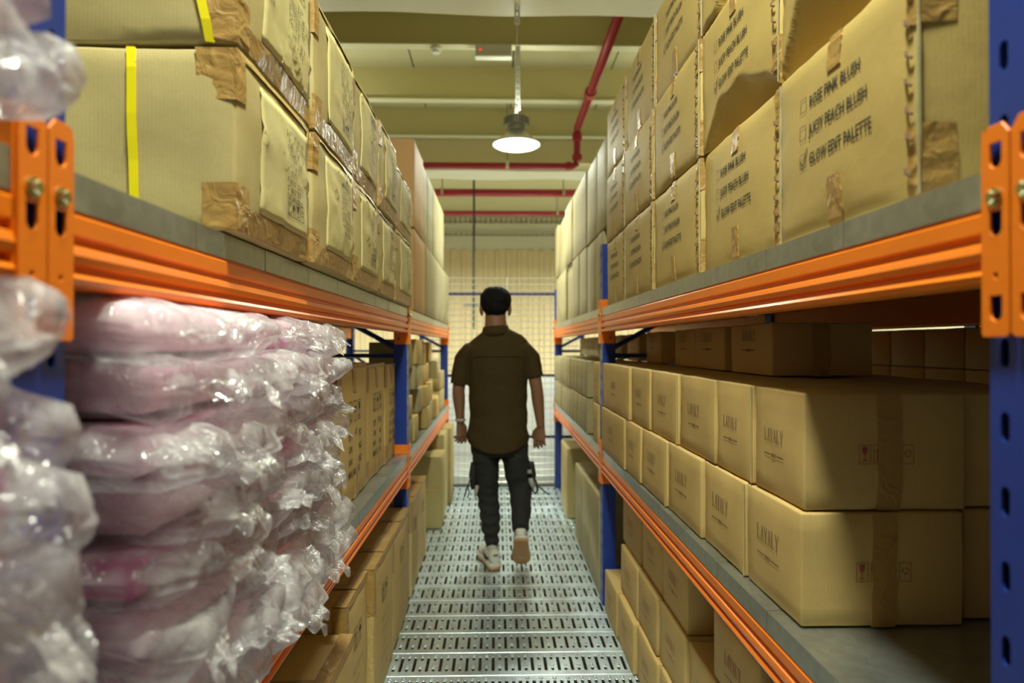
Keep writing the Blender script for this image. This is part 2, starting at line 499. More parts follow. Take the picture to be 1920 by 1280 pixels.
# ceiling: panels between deep purlins
CZ = H + 2.86; HP = H + 2.53
ce = empty('ceiling', (0, 0, CZ)); tag(ce, kind='structure')
for i, yb in enumerate(np.arange(-5.3, 8.0, 1.2)):
    for j, x0 in enumerate(np.arange(-5.95, 5.9, 1.02)):
        MB().box(x0, x0 + 1.005, yb - 0.6 + 0.012, yb + 0.6 - 0.012, 0.0, 0.03).build('ceiling_panel', M['ceil'], ce)
MB().box(-6, 6, -6, 8.3, 0.03, 0.06).build('roof_liner', M['dark'], ce)
for i, yb in enumerate([-4.05, -2.85, -1.65, -0.45, 0.75, 1.95, 3.15, 4.35, 5.55, 6.78, 7.95]):
    pb = MB().box(-6, 6, yb - 0.012, yb + 0.012, HP - CZ, 0).build('purlin_web', M['purlin'], ce)
    MB().box(-6, 6, yb - 0.05, yb + 0.05, HP - CZ - 0.012, HP - CZ).build('purlin_flange', M['flange'], pb)
mb = MB()
MB().box(-6, 6, 8.3, 13.0, H + 2.62 - CZ, H + 2.66 - CZ).build('far_roof_sheet', M['ceil'], ce)
gd = MB().box(-6, 6, 8.02, 8.14, H + 2.23, H + 2.64).build('trim_1', M['cream']); tag(gd, kind='structure')

# low white hoarding beyond the fence
hw = MB().box(-1.4, 1.6, 7.0, 7.06, 0.0, 1.07).build('wall_hoarding', M['whitewall']); tag(hw, kind='structure')

# ------------------------------------------------------------------ lamps
def high_bay(loc, label, hang_to, power=LAMP_W):
    t = empty('high_bay_lamp', loc); tag(t, label, 'lamp', 'high bay lamps')
    x = MB()
    x.lathe([(0.001, 0.245), (0.05, 0.245), (0.09, 0.24), (0.10, 0.228), (0.10, 0.165), (0.088, 0.158), (0.075, 0.155), (0.075, 0.10), (0.06, 0.095)], 28)
    h = x.build('driver_housing', M['lampbody'], t, smooth=False)
    fb = MB()
    for k in range(24):
        a = 2 * PI * k / 24
        c, s = math.cos(a), math.sin(a)
        p = [(0.098, -0.003), (0.108, -0.003), (0.108, 0.003), (0.098, 0.003)]
        q = [(c * r - s * u, s * r + c * u) for (r, u) in p]
        fb.add([(a_, b_, 0.168) for (a_, b_) in q] + [(a_, b_, 0.225) for (a_, b_) in q],
               [(0, 1, 5, 4), (1, 2, 6, 5), (2, 3, 7, 6), (3, 0, 4, 7), (0, 3, 2, 1), (4, 5, 6, 7)])
    tag(fb.build('cooling_fins', M['lampbody'], h), kind='stuff')
    MB().lathe([(0.06, 0.125), (0.078, 0.12), (0.10, 0.088), (0.155, 0.045), (0.196, 0.01), (0.202, 0.0), (0.198, 0.0), (0.19, 0.008), (0.15, 0.04), (0.095, 0.083), (0.074, 0.115)], 40).build('reflector', M['alu'], t, smooth=True)
    MB().lathe([(0.1935, 0.006), (0.17, -0.008), (0.12, -0.019), (0.06, -0.024), (0.0005, -0.026)], 40).build('diffuser', M['glow'], t, smooth=True)
    MB().box(-0.012, 0.012, -0.004, 0.004, 0.245, 0.34).build('hanging_bracket', M['alu'], t)
    hm = plate2d('hanger', [(-0.02, 0), (0.02, 0), (0.02, hang_to - 0.30), (-0.02, hang_to - 0.30)],
                 [rrect(0, 0.04 + 0.05 * i, 0.012, 0.03, 2) for i in range(int((hang_to - 0.36) / 0.05))], 0.004)
    mk('perforated_hanger', hm, M['white'], t, (0.012, 0.012, 0.30), (PI / 2, 0, 0))
    ld = bpy.data.lights.new('lamp_light', 'AREA')
    ld.shape = 'DISK'; ld.size = 0.36; ld.energy = power; ld.color = LAMP_COL
    lo = bpy.data.objects.new('lamp_light', ld); lo.location = (0, 0, -0.035)
    link(lo, t)
    # added uplight over the closed housing, there to brighten the ceiling
    ud = bpy.data.lights.new('ceiling_fill_light', 'AREA')
    ud.shape = 'DISK'; ud.size = 0.16
    ud.energy = power * 0.07; ud.color = LAMP_COL
    uo = bpy.data.objects.new('ceiling_fill_light', ud); uo.location = (0.0, 0.0, 0.262); uo.rotation_euler = (PI, 0, 0)
    link(uo, t)
    return t
high_bay((0.162, 5.5, H + 1.675), 'high bay lamp glowing above the aisle ahead of the walking man', HP - 0.012 - H - 1.675, 46)
high_bay((0.03, 0.64, H + 2.40), 'high bay lamp hung close under the ceiling above the viewer', CZ - H - 2.40, 160)
high_bay((-2.6, 9.3, H + 1.615), 'added unseen fill lamp beyond the wire fence over the left side', 2.62 - 1.615, 520)  # added out of sight to light the hall beyond the fence
high_bay((2.8, 9.3, H + 1.615), 'added unseen fill lamp beyond the wire fence over the right side', 2.62 - 1.615, 520)  # second added hall light, hidden by the right-hand stacks
high_bay((-1.75, 6.2, H + 1.675), 'added unseen fill lamp behind the left stacks near the fence', CZ - H - 1.675, 105)  # added behind the cartons to brighten the white hoarding
high_bay((2.0, 6.2, H + 1.675), 'added unseen fill lamp behind the right stacks near the fence', CZ - H - 1.675, 105)  # added counterpart on the right, also unseen, for the hoarding

# ------------------------------------------------------------------ racks
def post_mesh(hgt):
    w_ = 0.085
    holes = []
    z = 0.05
    while z < hgt - 0.05:
        for c in (0.022, 0.063):
            holes.append(rrect(c, z, 0.013, 0.034, 2))
        z += 0.083
    me = plate2d('post', [(0, 0), (w_, 0), (w_, hgt), (0, hgt)], holes, 0.003)
    mb = MB()
    mb.v = [(0.0015 + v.co.z, v.co.x, v.co.y) for v in me.vertices]; mb.f = [tuple(p.vertices) for p in me.polygons]
    bpy.data.meshes.remove(me)
    mb.box(0.003, 0.07, 0, 0.003, 0, hgt); mb.box(0.003, 0.07, w_ - 0.003, w_, 0, hgt)
    mb.box(0.067, 0.07, 0.003, 0.022, 0, hgt); mb.box(0.067, 0.07, w_ - 0.022, w_ - 0.003, 0, hgt)
    mb.box(-0.004, 0.085, -0.01, w_ + 0.01, 0.0, 0.004)
    return mb.mesh('post')

def teardrop(cx, cy, r, h_):
    return [(cx - r, cy + h_)] + [(cx + r * math.cos(a), cy + r * math.sin(a)) for a in [PI + PI * i / 8 for i in range(9)]] + [(cx + r, cy + h_)]

CH = 0.236
def connector_mesh(hole_flip):
    """L plate: one leg on the upright's face (towards the aisle), one leg on the upright's side"""
    wd = 0.040
    out = [(0, 0.004), (0.004, 0), (wd - 0.004, 0), (wd, 0.004), (wd, CH - 0.012), (wd - 0.010, CH), (0.010, CH), (0, CH - 0.012)]
    holes = [teardrop(0.019, z, 0.0095, 0.020) for z in (0.026, 0.121, 0.197)]
    holes.append([(0.019 + 0.004 * math.cos(a), 0.068 + 0.004 * math.sin(a)) for a in [2 * PI * i / 8 for i in range(8)]])
    me = plate2d('connector', out, holes, 0.004, 0.0008)
    mb = MB()
    mb.v = [(v.co.z - 0.002, v.co.x, v.co.y) for v in me.vertices]; mb.f = [tuple(p.vertices) for p in me.polygons]
    bpy.data.meshes.remove(me)
    hole2 = [[(0.05 + 0.006 * math.cos(a), 0.03 + 0.006 * math.sin(a)) for a in [2 * PI * i / 10 for i in range(10)]]]
    m2 = plate2d('leg2', [(0.0, 0), (0.072, 0), (0.072, CH), (0.0, CH)], hole2, 0.004)
    yo = 0.0 if not hole_flip else wd
    k = len(mb.v)
    mb.v += [(v.co.x, yo + v.co.z + (-0.002 if not hole_flip else 0.002), v.co.y) for v in m2.vertices]
    mb.f += [tuple(i + k for i in p.vertices) for p in m2.polygons]
    bpy.data.meshes.remove(m2)
    return mb.mesh('connector')

# beam section: (outward, z) with z measured down from the deck top
BEAM_PROF = [(-0.046, -0.004), (-0.004, -0.004), (-0.004, -0.046), (0.0, -0.050), (0.0, -0.070), (-0.007, -0.075), (-0.007, -0.080), (0.001, -0.085),
             (0.003, -0.094), (0.001, -0.103), (-0.009, -0.106), (-0.009, -0.112), (0.0, -0.115), (0.003, -0.120), (0.001, -0.126), (-0.006, -0.129), (-0.046, -0.129)]
def beam_mesh(L):
    v = []; n = len(BEAM_PROF); f = []
    for yy in (0, L):
        for (o, z) in BEAM_PROF:
            v.append((-o, yy, z))
    for i in range(n):
        j = (i + 1) % n
        f.append((i, j, n + j, n + i))
    f.append(tuple(range(n - 1, -1, -1))); f.append(tuple(range(n, 2 * n)))
    me = pydata('beam', v, f)
    bm = bmesh.new(); bm.from_mesh(me); bmesh.ops.recalc_face_normals(bm, faces=bm.faces); bm.to_mesh(me); bm.free()
    return me

def bolt_mesh():
    mb = MB()
    mb.lathe([(0.0001, -0.008), (0.0065, -0.008), (0.008, -0.006), (0.008, 0.0)], 6)
    mb.lathe([(0.011, -0.002), (0.011, 0.0)], 12)
    mb.lathe([(0.0001, -0.0021), (0.011, -0.002)], 12)
    return mb.mesh('bolt')

POST_H = 1.93
pmesh, cmesh0, cmesh1, bmesh_ = post_mesh(POST_H), connector_mesh(False), connector_mesh(True), bolt_mesh()
def panel_mesh(wd):
    mb = MB()
    mb.box(0.004, DEPTH - 0.01, 0, wd, -0.004, 0.0)
    mb.box(0.0015, 0.004, 0, wd, -0.043, 0.0)
    mb.box(DEPTH - 0.01, DEPTH - 0.008, 0, wd, -0.043, 0)
    mb.box(0.004, DEPTH - 0.01, 0, 0.0015, -0.035, -0.004); mb.box(0.004, DEPTH - 0.01, wd - 0.0015, wd, -0.035, -0.004)
    return mb.mesh('deck_panel')

def rack(name, label, X, side, levels, bays):
    """side +1: rack stands right of the aisle, -1: left (mirrored). Local x runs away from the aisle."""
    r = empty(name, (X, 0, 0)); tag(r, label, 'rack', 'pallet racks along the aisle')
    def place(nm, me, mat, par, x, yy, z, rot=(0, 0, 0)):
        o = mk(nm, me, mat, par, (side * x, yy, z), rot)
        o.scale = (side, 1, 1)
        return o
    for py in POSTS:
        place('post', pmesh, M['blue'], r, 0.006, py, 0)
        bp_ = place('post', pmesh, M['blue'], r, DEPTH - 0.08, py, 0)
        for (z0, z1) in ((0.15, 0.62), (0.72, 1.3), (1.36, 1.85)):
            mb = MB(); mb.tube([(side * 0.05, py + 0.042, z0), (side * (DEPTH - 0.05), py + 0.042, z1)], 0.014, 8)
            mb.build('brace', M['blue'], r)
            mb = MB(); mb.tube([(side * 0.05, py + 0.042, z0 - 0.03), (side * (DEPTH - 0.05), py + 0.042, z0 - 0.03)], 0.012, 8)
            mb.build('brace', M['blue'], r)
    for lv in levels:
        for (y0, y1, near, far) in bays:
            L = y1 - y0
            for xx, front in ((0.0, True), (DEPTH - 0.02, False)):
                me = beam_mesh(L)
                if front:
                    b = place('beam', me, M['orange'], r, xx, y0, lv)
                else:
                    b = mk('beam', me, M['orange'], r, (side * xx, y0, lv)); b.scale = (-side, 1, 1)
                if not front: continue
                # connectors at both ends, on the uprights' faces
                if near:
                    c = mk('connector', cmesh1, M['orange'], b, (0, -0.0425, -0.190))
                    for zz in (0.155,):
                        mk('bolt', bmesh_, M['bolt'], c, (-0.004, 0.019, zz), (0, PI / 2, 0))
                if far:
                    c = mk('connector', cmesh0, M['orange'], b, (0, L + 0.0025, -0.190))
                    for zz in (0.155,):
                        mk('bolt', bmesh_, M['bolt'], c, (-0.004, 0.019, zz), (0, PI / 2, 0))
            n = max(1, round(L / 0.302)); wd = L / n
            pme = panel_mesh(wd - 0.003)
            for i in range(n):
                place('deck_panel', pme, M['galv'], r, rnd.uniform(-0.001, 0.0), y0 + i * wd + 0.0015, lv)
    return r

PWD = 0.085
BAYS = [(-1.95, POSTS[0] - 0.002, False, True), (POSTS[0] + PWD + 0.002, POSTS[1] - 0.002, True, True), (POSTS[1] + PWD + 0.002, POSTS[2] - 0.002, True, True)]
UP_R, LO_R = H + 0.200, H - 0.553
UP_L, LO_L = H + 0.195, H - 0.575
rack('storage_rack', 'orange and blue steel rack along the right side of the aisle', XR, 1, [UP_R, LO_R], BAYS)
rack('storage_rack', 'orange and blue steel rack along the left side of the aisle', XL, -1, [UP_L, LO_L], BAYS)

# ------------------------------------------------------------------ cartons
def seat_noise(seed, amp, bulge, dims, dent=None, crush=0.0):
    dx, dy, dz = dims
    off = Vector((seed * 13.7, seed * 7.1, seed * 3.3))
    def f(p, n):
        u = (p.x / dx * 2, p.y / dy * 2, p.z / dz * 2)
        b = 1.0
        for q in range(3):
            if abs(n[q]) < 0.5: b *= max(0.0, 1 - u[q] ** 2)
        on_face = max(abs(n.x), abs(n.y), abs(n.z)) > 0.95
        q = Vector(p)
        if on_face and abs(n.z) < 0.5:
            q += n * bulge * b
        if n.z > -0.5: q += n * amp * noise.noise(p * 9 + off)
        if crush > 0:
            # worn corners and edges sink a little
            e = sum(1 for k in range(3) if abs(u[k]) > 0.93)
            if e >= 2: q -= Vector((math.copysign(1, p.x), math.copysign(1, p.y), math.copysign(1, p.z))) * crush * (0.5 + 0.8 * abs(noise.noise(p * 30 + off)))
        if dent is not None and p.x < -dx / 2 + 0.02:
            s = 0.5 - p.y / dy           # 0 far, 1 near
            v = 0.5 + p.z / dz
            a = dent[0] * max(0.0, math.sin(PI * min(1, max(0, (s - dent[2]) / (1 - dent[2]))) ** 0.85)) + 0.07 * noise.noise(Vector((s * 5, 0, seed))) * min(1, 6 * s) * min(1, 6 * (1 - s))
            if v < a:
                q.x += dent[1] * (1 - v / a) ** 0.9 * min(1.0, a / 0.12)
        return q
    return f

class Frame:
    """print helper: u runs to the right and v up on a face, seen from outside"""
    def __init__(s, o, right, up, nrm):
        s.o, s.r, s.u, s.n = Vector(o), Vector(right), Vector(up), Vector(nrm)
    def p(s, u, v, d=0.0012):
        return s.o + s.r * u + s.u * v + s.n * d

def add_flat(mb, fr, v, f, u0, v0, d=0.0016):
    mb.add([fr.p(u0 + p[0], v0 + p[1], d) for p in v], f)

def rect(mb, fr, u0, u1, v0, v1, d=0.0016):
    mb.quad(fr.p(u0, v0, d), fr.p(u1, v0, d), fr.p(u1, v1, d), fr.p(u0, v1, d))

def frame_rect(mb, fr, u0, u1, v0, v1, t, d=0.0016):
    rect(mb, fr, u0, u1, v0, v0 + t, d); rect(mb, fr, u0, u1, v1 - t, v1, d)
    rect(mb, fr, u0, u0 + t, v0 + t, v1 - t, d); rect(mb, fr, u1 - t, u1, v0 + t, v1 - t, d)

def strip(mb, fr, pts, t, d=0.0016):
    for a, b in zip(pts[:-1], pts[1:]):
        a, b = Vector(a), Vector(b)
        n = Vector((-(b - a).y, (b - a).x)).normalized() * t / 2
        mb.quad(fr.p(*(a - n), d), fr.p(*(b - n), d), fr.p(*(b + n), d), fr.p(*(a + n), d))

def face_frame(dims, face):
    dx, dy, dz = dims
    if face == 'aisle':      # normal -x, reads from +y to -y
        return Frame((-dx / 2, 0, 0), (0, -1, 0), (0, 0, 1), (-1, 0, 0)), dy
    if face == 'near':       # normal -y
        return Frame((0, -dy / 2, 0), (1, 0, 0), (0, 0, 1), (0, -1, 0)), dx
    if face == 'nearL':      # near face of a carton turned half round (its +y side)
        return Frame((0, dy / 2, 0), (-1, 0, 0), (0, 0, 1), (0, 1, 0)), dx
    if face == 'top':
        return Frame((0, 0, dz), (0, -1, 0), (-1, 0, 0), (0, 0, 1)), dy

TXT = {}
def T(body, size, xs=0.8, bold=0.0006, align='LEFT'):
    k = (body, size, xs, align)
    if k not in TXT: TXT[k] = text_mesh(body, size, xs, bold, align)
    return TXT[k]

def print_checklist(mb, fr, wid, hei, jit=0):
    u0 = -wid * 0.19
    for i, (v, s) in enumerate(((0.70, 'ROSE PINK BLUSH'), (0.545, 'JUCIY PEACH BLUSH'), (0.385, 'GLOW EDIT PALETTE'))):
        vv = v * hei
        add_flat(mb, fr, *T(s, 0.028, 0.74, 0.0006), u0, vv)
        frame_rect(mb, fr, u0 - 0.036, u0 - 0.012, vv - 0.002, vv + 0.024, 0.0012)
        if i == 2:
            strip(mb, fr, [(u0 - 0.033, vv + 0.012), (u0 - 0.025, vv + 0.002), (u0 - 0.006, vv + 0.032)], 0.003, 0.0018)

def letter(mb, fr, ch, u, v, w_, h_):
    t, s = w_ * 0.17, w_ * 0.07
    P = lambda a, b: (u + a * w_, v + b * h_)
    def ser(a, b, ww=0.34):
        rect(mb, fr, u + (a - ww / 2) * w_, u + (a + ww / 2) * w_, v + b * h_ - s / 2, v + b * h_ + s / 2)
    if ch == 'L':
        strip(mb, fr, [P(0.2, 0), P(0.2, 1)], t); ser(0.2, 1, 0.42); strip(mb, fr, [P(0.1, 0.03), P(0.85, 0.03)], s * 1.3)
        strip(mb, fr, [P(0.82, 0.0), P(0.86, 0.28)], s)
    elif ch == 'A':
        strip(mb, fr, [P(0.12, 0), P(0.5, 1)], s * 1.2); strip(mb, fr, [P(0.5, 1), P(0.86, 0)], t)
        strip(mb, fr, [P(0.28, 0.36), P(0.72, 0.36)], s); ser(0.12, 0.01); ser(0.86, 0.01)
    elif ch == 'Y':
        strip(mb, fr, [P(0.12, 1), P(0.5, 0.45)], t); strip(mb, fr, [P(0.88, 1), P(0.5, 0.45)], s * 1.2)
        strip(mb, fr, [P(0.5, 0.48), P(0.5, 0)], t); ser(0.12, 0.99); ser(0.88, 0.99); ser(0.5, 0.01, 0.4)

def print_layaly(mb, fr, u, v, width=0.125, line=True):
    w_ = width / 6
    for i, ch in enumerate('LAYALY'):
        letter(mb, fr, ch, u - width / 2 + i * w_ + w_ * 0.05, v, w_ * 0.9, w_ * 1.75)
    if line:
        rect(mb, fr, u - width / 2, u - width * 0.16, v - 0.030, v - 0.0275); rect(mb, fr, u + width * 0.16, u + width / 2, v - 0.030, v - 0.0275)
        for q in range(4):
            rect(mb, fr, u - width * 0.12 + q * width * 0.065, u - width * 0.08 + q * width * 0.065, v - 0.033, v - 0.025)

def picto(mb, fr, kind, u, v, w_, h_):
    frame_rect(mb, fr, u, u + w_, v, v + h_, w_ * 0.05)
    c = u + w_ / 2
    if kind == 'up':
        for d in (-0.17, 0.17):
            x = c + d * w_
            strip(mb, fr, [(x, v + 0.2 * h_), (x, v + 0.7 * h_)], w_ * 0.08)
            mb.add([fr.p(x - 0.12 * w_, v + 0.66 * h_, 0.0016), fr.p(x + 0.12 * w_, v + 0.66 * h_, 0.0016), fr.p(x, v + 0.86 * h_, 0.0016)], [(0, 1, 2)])
        strip(mb, fr, [(c - 0.33 * w_, v + 0.13 * h_), (c + 0.33 * w_, v + 0.13 * h_)], h_ * 0.05)
    elif kind == 'umbrella':
        pts = [fr.p(c + 0.33 * w_ * math.cos(a), v + 0.5 * h_ + 0.26 * h_ * math.sin(a), 0.0016) for a in [PI * i / 10 for i in range(11)]]
        mb.add(pts, [tuple(range(11))])
        strip(mb, fr, [(c, v + 0.5 * h_), (c, v + 0.18 * h_), (c + 0.12 * w_, v + 0.15 * h_), (c + 0.14 * w_, v + 0.24 * h_)], w_ * 0.06)
    elif kind == 'glass':
        mb.add([fr.p(c - 0.24 * w_, v + 0.86 * h_, 0.0016), fr.p(c - 0.18 * w_, v + 0.55 * h_, 0.0016), fr.p(c, v + 0.46 * h_, 0.0016), fr.p(c + 0.18 * w_, v + 0.55 * h_, 0.0016), fr.p(c + 0.24 * w_, v + 0.86 * h_, 0.0016)], [(0, 1, 2, 3, 4)])
        strip(mb, fr, [(c, v + 0.5 * h_), (c, v + 0.2 * h_)], w_ * 0.07); strip(mb, fr, [(c - 0.2 * w_, v + 0.17 * h_), (c + 0.2 * w_, v + 0.17 * h_)], h_ * 0.06)
    elif kind == 'recycle':
        for k in range(3):
            a0 = k * 2 * PI / 3
            strip(mb, fr, [(c + 0.26 * w_ * math.cos(a0 + q), v + 0.55 * h_ + 0.26 * w_ * math.sin(a0 + q)) for q in (0, 0.5, 1.0, 1.5)], w_ * 0.09)

def print_marks(mb, fr, u0, v0, rows, seed, sx=0.008, sy=0.011, step=0.02, wid=0.12):
    """rows of short illegible strokes"""
    rg = random.Random(seed)
    for i in range(rows):
        u = u0
        end = u0 + wid * rg.uniform(0.45, 1.0)
        while u < end:
            ww = sx * rg.uniform(0.4, 1.0)
            if rg.random() < 0.82:
                k = rg.randint(0, 2)
                v = v0 - i * step
                if k == 0: strip(mb, fr, [(u, v), (u, v + sy), (u + ww, v + sy)], 0.0016, 0.0026)
                elif k == 1: frame_rect(mb, fr, u, u + ww, v, v + sy, 0.0016, 0.0026)
                else: strip(mb, fr, [(u, v + sy), (u + ww, v), (u + ww, v + sy)], 0.0016, 0.0026)
            u += sx * 1.35

CARTONS = []
DISP = {}
def carton(label, group, x0, x1, y0, y1, z0, z1, mat, side, seed=None, amp=0.0025, bulge=0.004, n=(4, 6, 6), dent=None, crush=0.0018,
           rotz=0.0, r=0.005, name='carton', cat='carton'):
    dims = (abs(x1 - x0), y1 - y0, z1 - z0)
    seed = rnd.random() * 50 if seed is None else seed
    fn = seat_noise(seed, amp, bulge, dims, dent, crush)
    me = rbox_mesh('carton', *dims, r, n, fn)
    o = mk(name, me, mat, None, ((x0 + x1) / 2, (y0 + y1) / 2, z0), (0, 0, (0 if side > 0 else PI) + rotz))
    tag(o, label, cat, group)
    o['dims'] = dims
    DISP[o.name] = fn
    CARTONS.append(o)
    return o

def hug(o, mb, n):
    """lay flat print, tape or paper onto the carton's real, slightly bulged face"""
    fn = DISP[o.name]; hz = Vector((0, 0, tuple(o['dims'])[2] / 2)); n = Vector(n)
    mb.v = [tuple(fn(Vector(p) - hz, n) + hz) for p in mb.v]
    return mb

FACE_N = {'aisle': (-1, 0, 0), 'near': (0, -1, 0), 'nearL': (0, 1, 0)}
def flat_part(o, name, mat, build, face='aisle'):
    mb = MB(); build(mb, tuple(o['dims']))
    hug(o, mb, FACE_N[face])
    return tag(mb.build(name, mat, o), kind='stuff')

def tape_strip(o, face, u0, u1, v0, v1, mat='tape', name='tape', d=0.002, nseg=8, bend=True):
    d = 0.002
    """tape laid on a face as a slightly wavy ribbon with thickness"""
    dims = tuple(o['dims'])
    fr, wid = face_frame(dims, face)
    mb = MB(); rg = random.Random(int(u0 * 9999) + int(v0 * 7777) + len(CARTONS))
    n = nseg
    vv = []; ff = []
    for i in range(n + 1):
        t = i / n
        du = rg.uniform(-0.002, 0.002)
        for (u, e) in ((u0 + du, 0), (u1 + du, 0)):
            p = fr.p(u, v0 + (v1 - v0) * t, d + rg.uniform(0, 0.0006)); vv.append(p)
    for i in range(n):
        ff.append((2 * i, 2 * i + 1, 2 * i + 3, 2 * i + 2))
    mb.add(vv, ff)
    k = len(vv)
    mb.add([p - fr.n * (d + 0.001) for p in vv], [tuple(reversed(q)) for q in ff])
    for i in range(n):
        mb.f.append((2 * i, 2 * i + 2, k + 2 * i + 2, k + 2 * i)); mb.f.append((2 * i + 1, k + 2 * i + 1, k + 2 * i + 3, 2 * i + 3))
    hug(o, mb, FACE_N[face])
    return mb.build(name, M[mat], o)

def edge_tape(o, edge, length0, length1, w1, w2, mat='tape'):
    """tape folded over a vertical edge of the near end: edge 'v' (aisle/near corner), or the long bottom / top aisle edge 'b' / 't'"""
    dx, dy, dz = tuple(o['dims'])
    e = 0.0018
    mb = MB()
    sgn = -1 if o.rotation_euler.z < 1.5 else 1      # local y of the near side
    if edge == 'v':
        Y = sgn * (dy / 2 + e); X = -dx / 2 - e
        a = [(X, Y - sgn * w1, length0), (X, Y, length0), (X + w2, Y, length0)]
        b = [(p[0], p[1], length1) for p in a]
        inn = (dx / 2, 0)
    else:
        Z = -0.0 if edge == 'b' else dz + e
        X = -dx / 2 - e
        zz = w1 if edge == 'b' else dz - w1
        if edge == 'b':
            a = [(X, -dy / 2 + length0, zz), (X, -dy / 2 + length0, 0.002)]
            b = [(X, -dy / 2 + length1, zz), (X, -dy / 2 + length1, 0.002)]
        else:
            a = [(X, -dy / 2 + length0, zz), (X, -dy / 2 + length0, Z), (X + w2, -dy / 2 + length0, Z)]
            b = [(X, -dy / 2 + length1, zz), (X, -dy / 2 + length1, Z), (X + w2, -dy / 2 + length1, Z)]
    n = len(a); m = 6; vv = []; ff = []
    rg = random.Random(len(CARTONS) * 31 + n)
    for i in range(m + 1):
        t = i / m
        for q in range(n):
            p = Vector(a[q]).lerp(Vector(b[q]), t)
            p += Vector((rg.uniform(-0.0008, 0.0004), rg.uniform(-0.0006, 0.0006), rg.uniform(-0.0012, 0.0012) if q != 1 else 0))
            vv.append(p)
    for i in range(m):
        for q in range(n - 1):
            ff.append((i * n + q, i * n + q + 1, (i + 1) * n + q + 1, (i + 1) * n + q))
    mb.add(vv, ff)
    hug(o, mb, (-1, 0, 0))
    ob = mb.build('tape', M[mat], o)
    return ob

ROWN = ['bottom', 'middle', 'top']
# ---- right side, upper shelf, front bay: shade-checklist cartons, six columns by three rows
XF = 0.578
cols = [depthpix(p, XF) for p in (1735, 1463, 1315, 1227, 1172, 1137)]
rows = [UP_R + 0.002, H + 0.925 * XF, H + 1.512 * XF, H + 2.115 * XF]
dents = {(0, 1): (0.55, 0.085, 0.0), (1, 1): (0.30, 0.055, 0.05), (1, 2): (0.42, 0.07, 0.25)}
for c in range(5):
    for r in range(3):
        if c == 0 and r == 2: pass
        y0, y1 = cols[c] + 0.003, cols[c + 1] - 0.004
        off = rnd.uniform(-0.004, 0.006)
        dn = dents.get((c, r))
        o = carton('brown shade-checklist carton, %s from near end, %s row, upper right shelf front bay' % (ORD[c], ROWN[r]), 'checklist cartons on the upper right shelf',
                   XF + off, XF + off + 0.44, y0, y1, rows[r] + 0.001, rows[r + 1] - 0.001, M['card_r'], 1,
                   n=(4, 44, 40) if dn else (5, 12, 12), dent=dn, bulge=0.006, crush=0.003)
        dims = tuple(o['dims']); fr, wid = face_frame(dims, 'aisle')
        vis0 = 0.0
        def bt(mb, d, fr=fr, wid=wid): print_checklist(mb, fr, wid, d[2])
        flat_part(o, 'printed_text', M['ink'], bt)
        if not dn:
            tape_strip(o, 'aisle', -0.022, 0.022, 0.002, dims[2] * 0.26, d=0.008)
        tape_strip(o, 'aisle', -0.020, 0.020, dims[2] * 0.81, dims[2] - 0.001, d=0.008)
        edge_tape(o, 'v', 0.0, dims[2] * 0.30, 0.03, 0.05)
        edge_tape(o, 'v', dims[2] * 0.72, dims[2], 0.03, 0.05)
        # crushed glue flap and staples running down the near edge
        mb = MB(); rg = random.Random(c * 7 + r)
        z = 0.03
        while z < dims[2] - 0.03:
            yy = -dims[1] / 2 + 0.014 + rg.uniform(-0.003, 0.003)
            mb.tube([(-dims[0] / 2 - 0.004, yy, z), (-dims[0] / 2 - 0.007, yy + 0.008, z + 0.006), (-dims[0] / 2 - 0.004, yy + 0.014, z + 0.014)], 0.0022, 5)
            z += rg.uniform(0.03, 0.055)
        tag(mb.build('staples', M['ink_brown'], o), kind='stuff')
        mb = MB(); mb.tube([(-dims[0] / 2 - 0.002, -dims[1] / 2 + 0.002, 0.004 + (dims[2] - 0.008) * i / 8 ) for i in range(9)], [0.0022 + rg.uniform(-0.0008, 0.0014) for _ in range(9)], 6)
        mb.build('worn_lit_edge', M['card_p'], o)

# ---- right side, upper shelf, far bay: tall pale cartons in two rows
XF2 = 0.572
def pale_row(edges, z0, z1, nm, X, side, mat, dp, label, group, gap=0.006):
    for i in range(len(edges) - 1):
        off = rnd.uniform(-0.006, 0.016) * side
        carton(label % ORD[i], group, X + off, X + off + side * dp, edges[i] + gap * rnd.random(), min(6.385, edges[i + 1] - gap * (0.3 + rnd.random())), z0, z1 - rnd.uniform(0.001, 0.012), mat, side, n=(2, 3, 4))
pale_row([depthpix(p, XF2) for p in (1126.3, 1114, 1097.5, 1085, 1073, 1061, 1050, 1040)], UP_R + 0.002, H + 1.125 * XF2, 'b', XF2, 1, M['card_p'], 0.4,
         'tall pale carton, %s from blue post, bottom row, upper right shelf far bay', 'tall pale cartons on the upper right shelf')
pale_row([depthpix(p, XF2) for p in (1133, 1115, 1097.5, 1073, 1060, 1047, 1037)], H + 1.125 * XF2 + 0.001, H + 1.98 * XF2, 't', XF2, 1, M['card_p'], 0.4,
         'tall pale carton, %s from near end, top row, upper right shelf far bay', 'tall pale cartons on the upper right shelf')

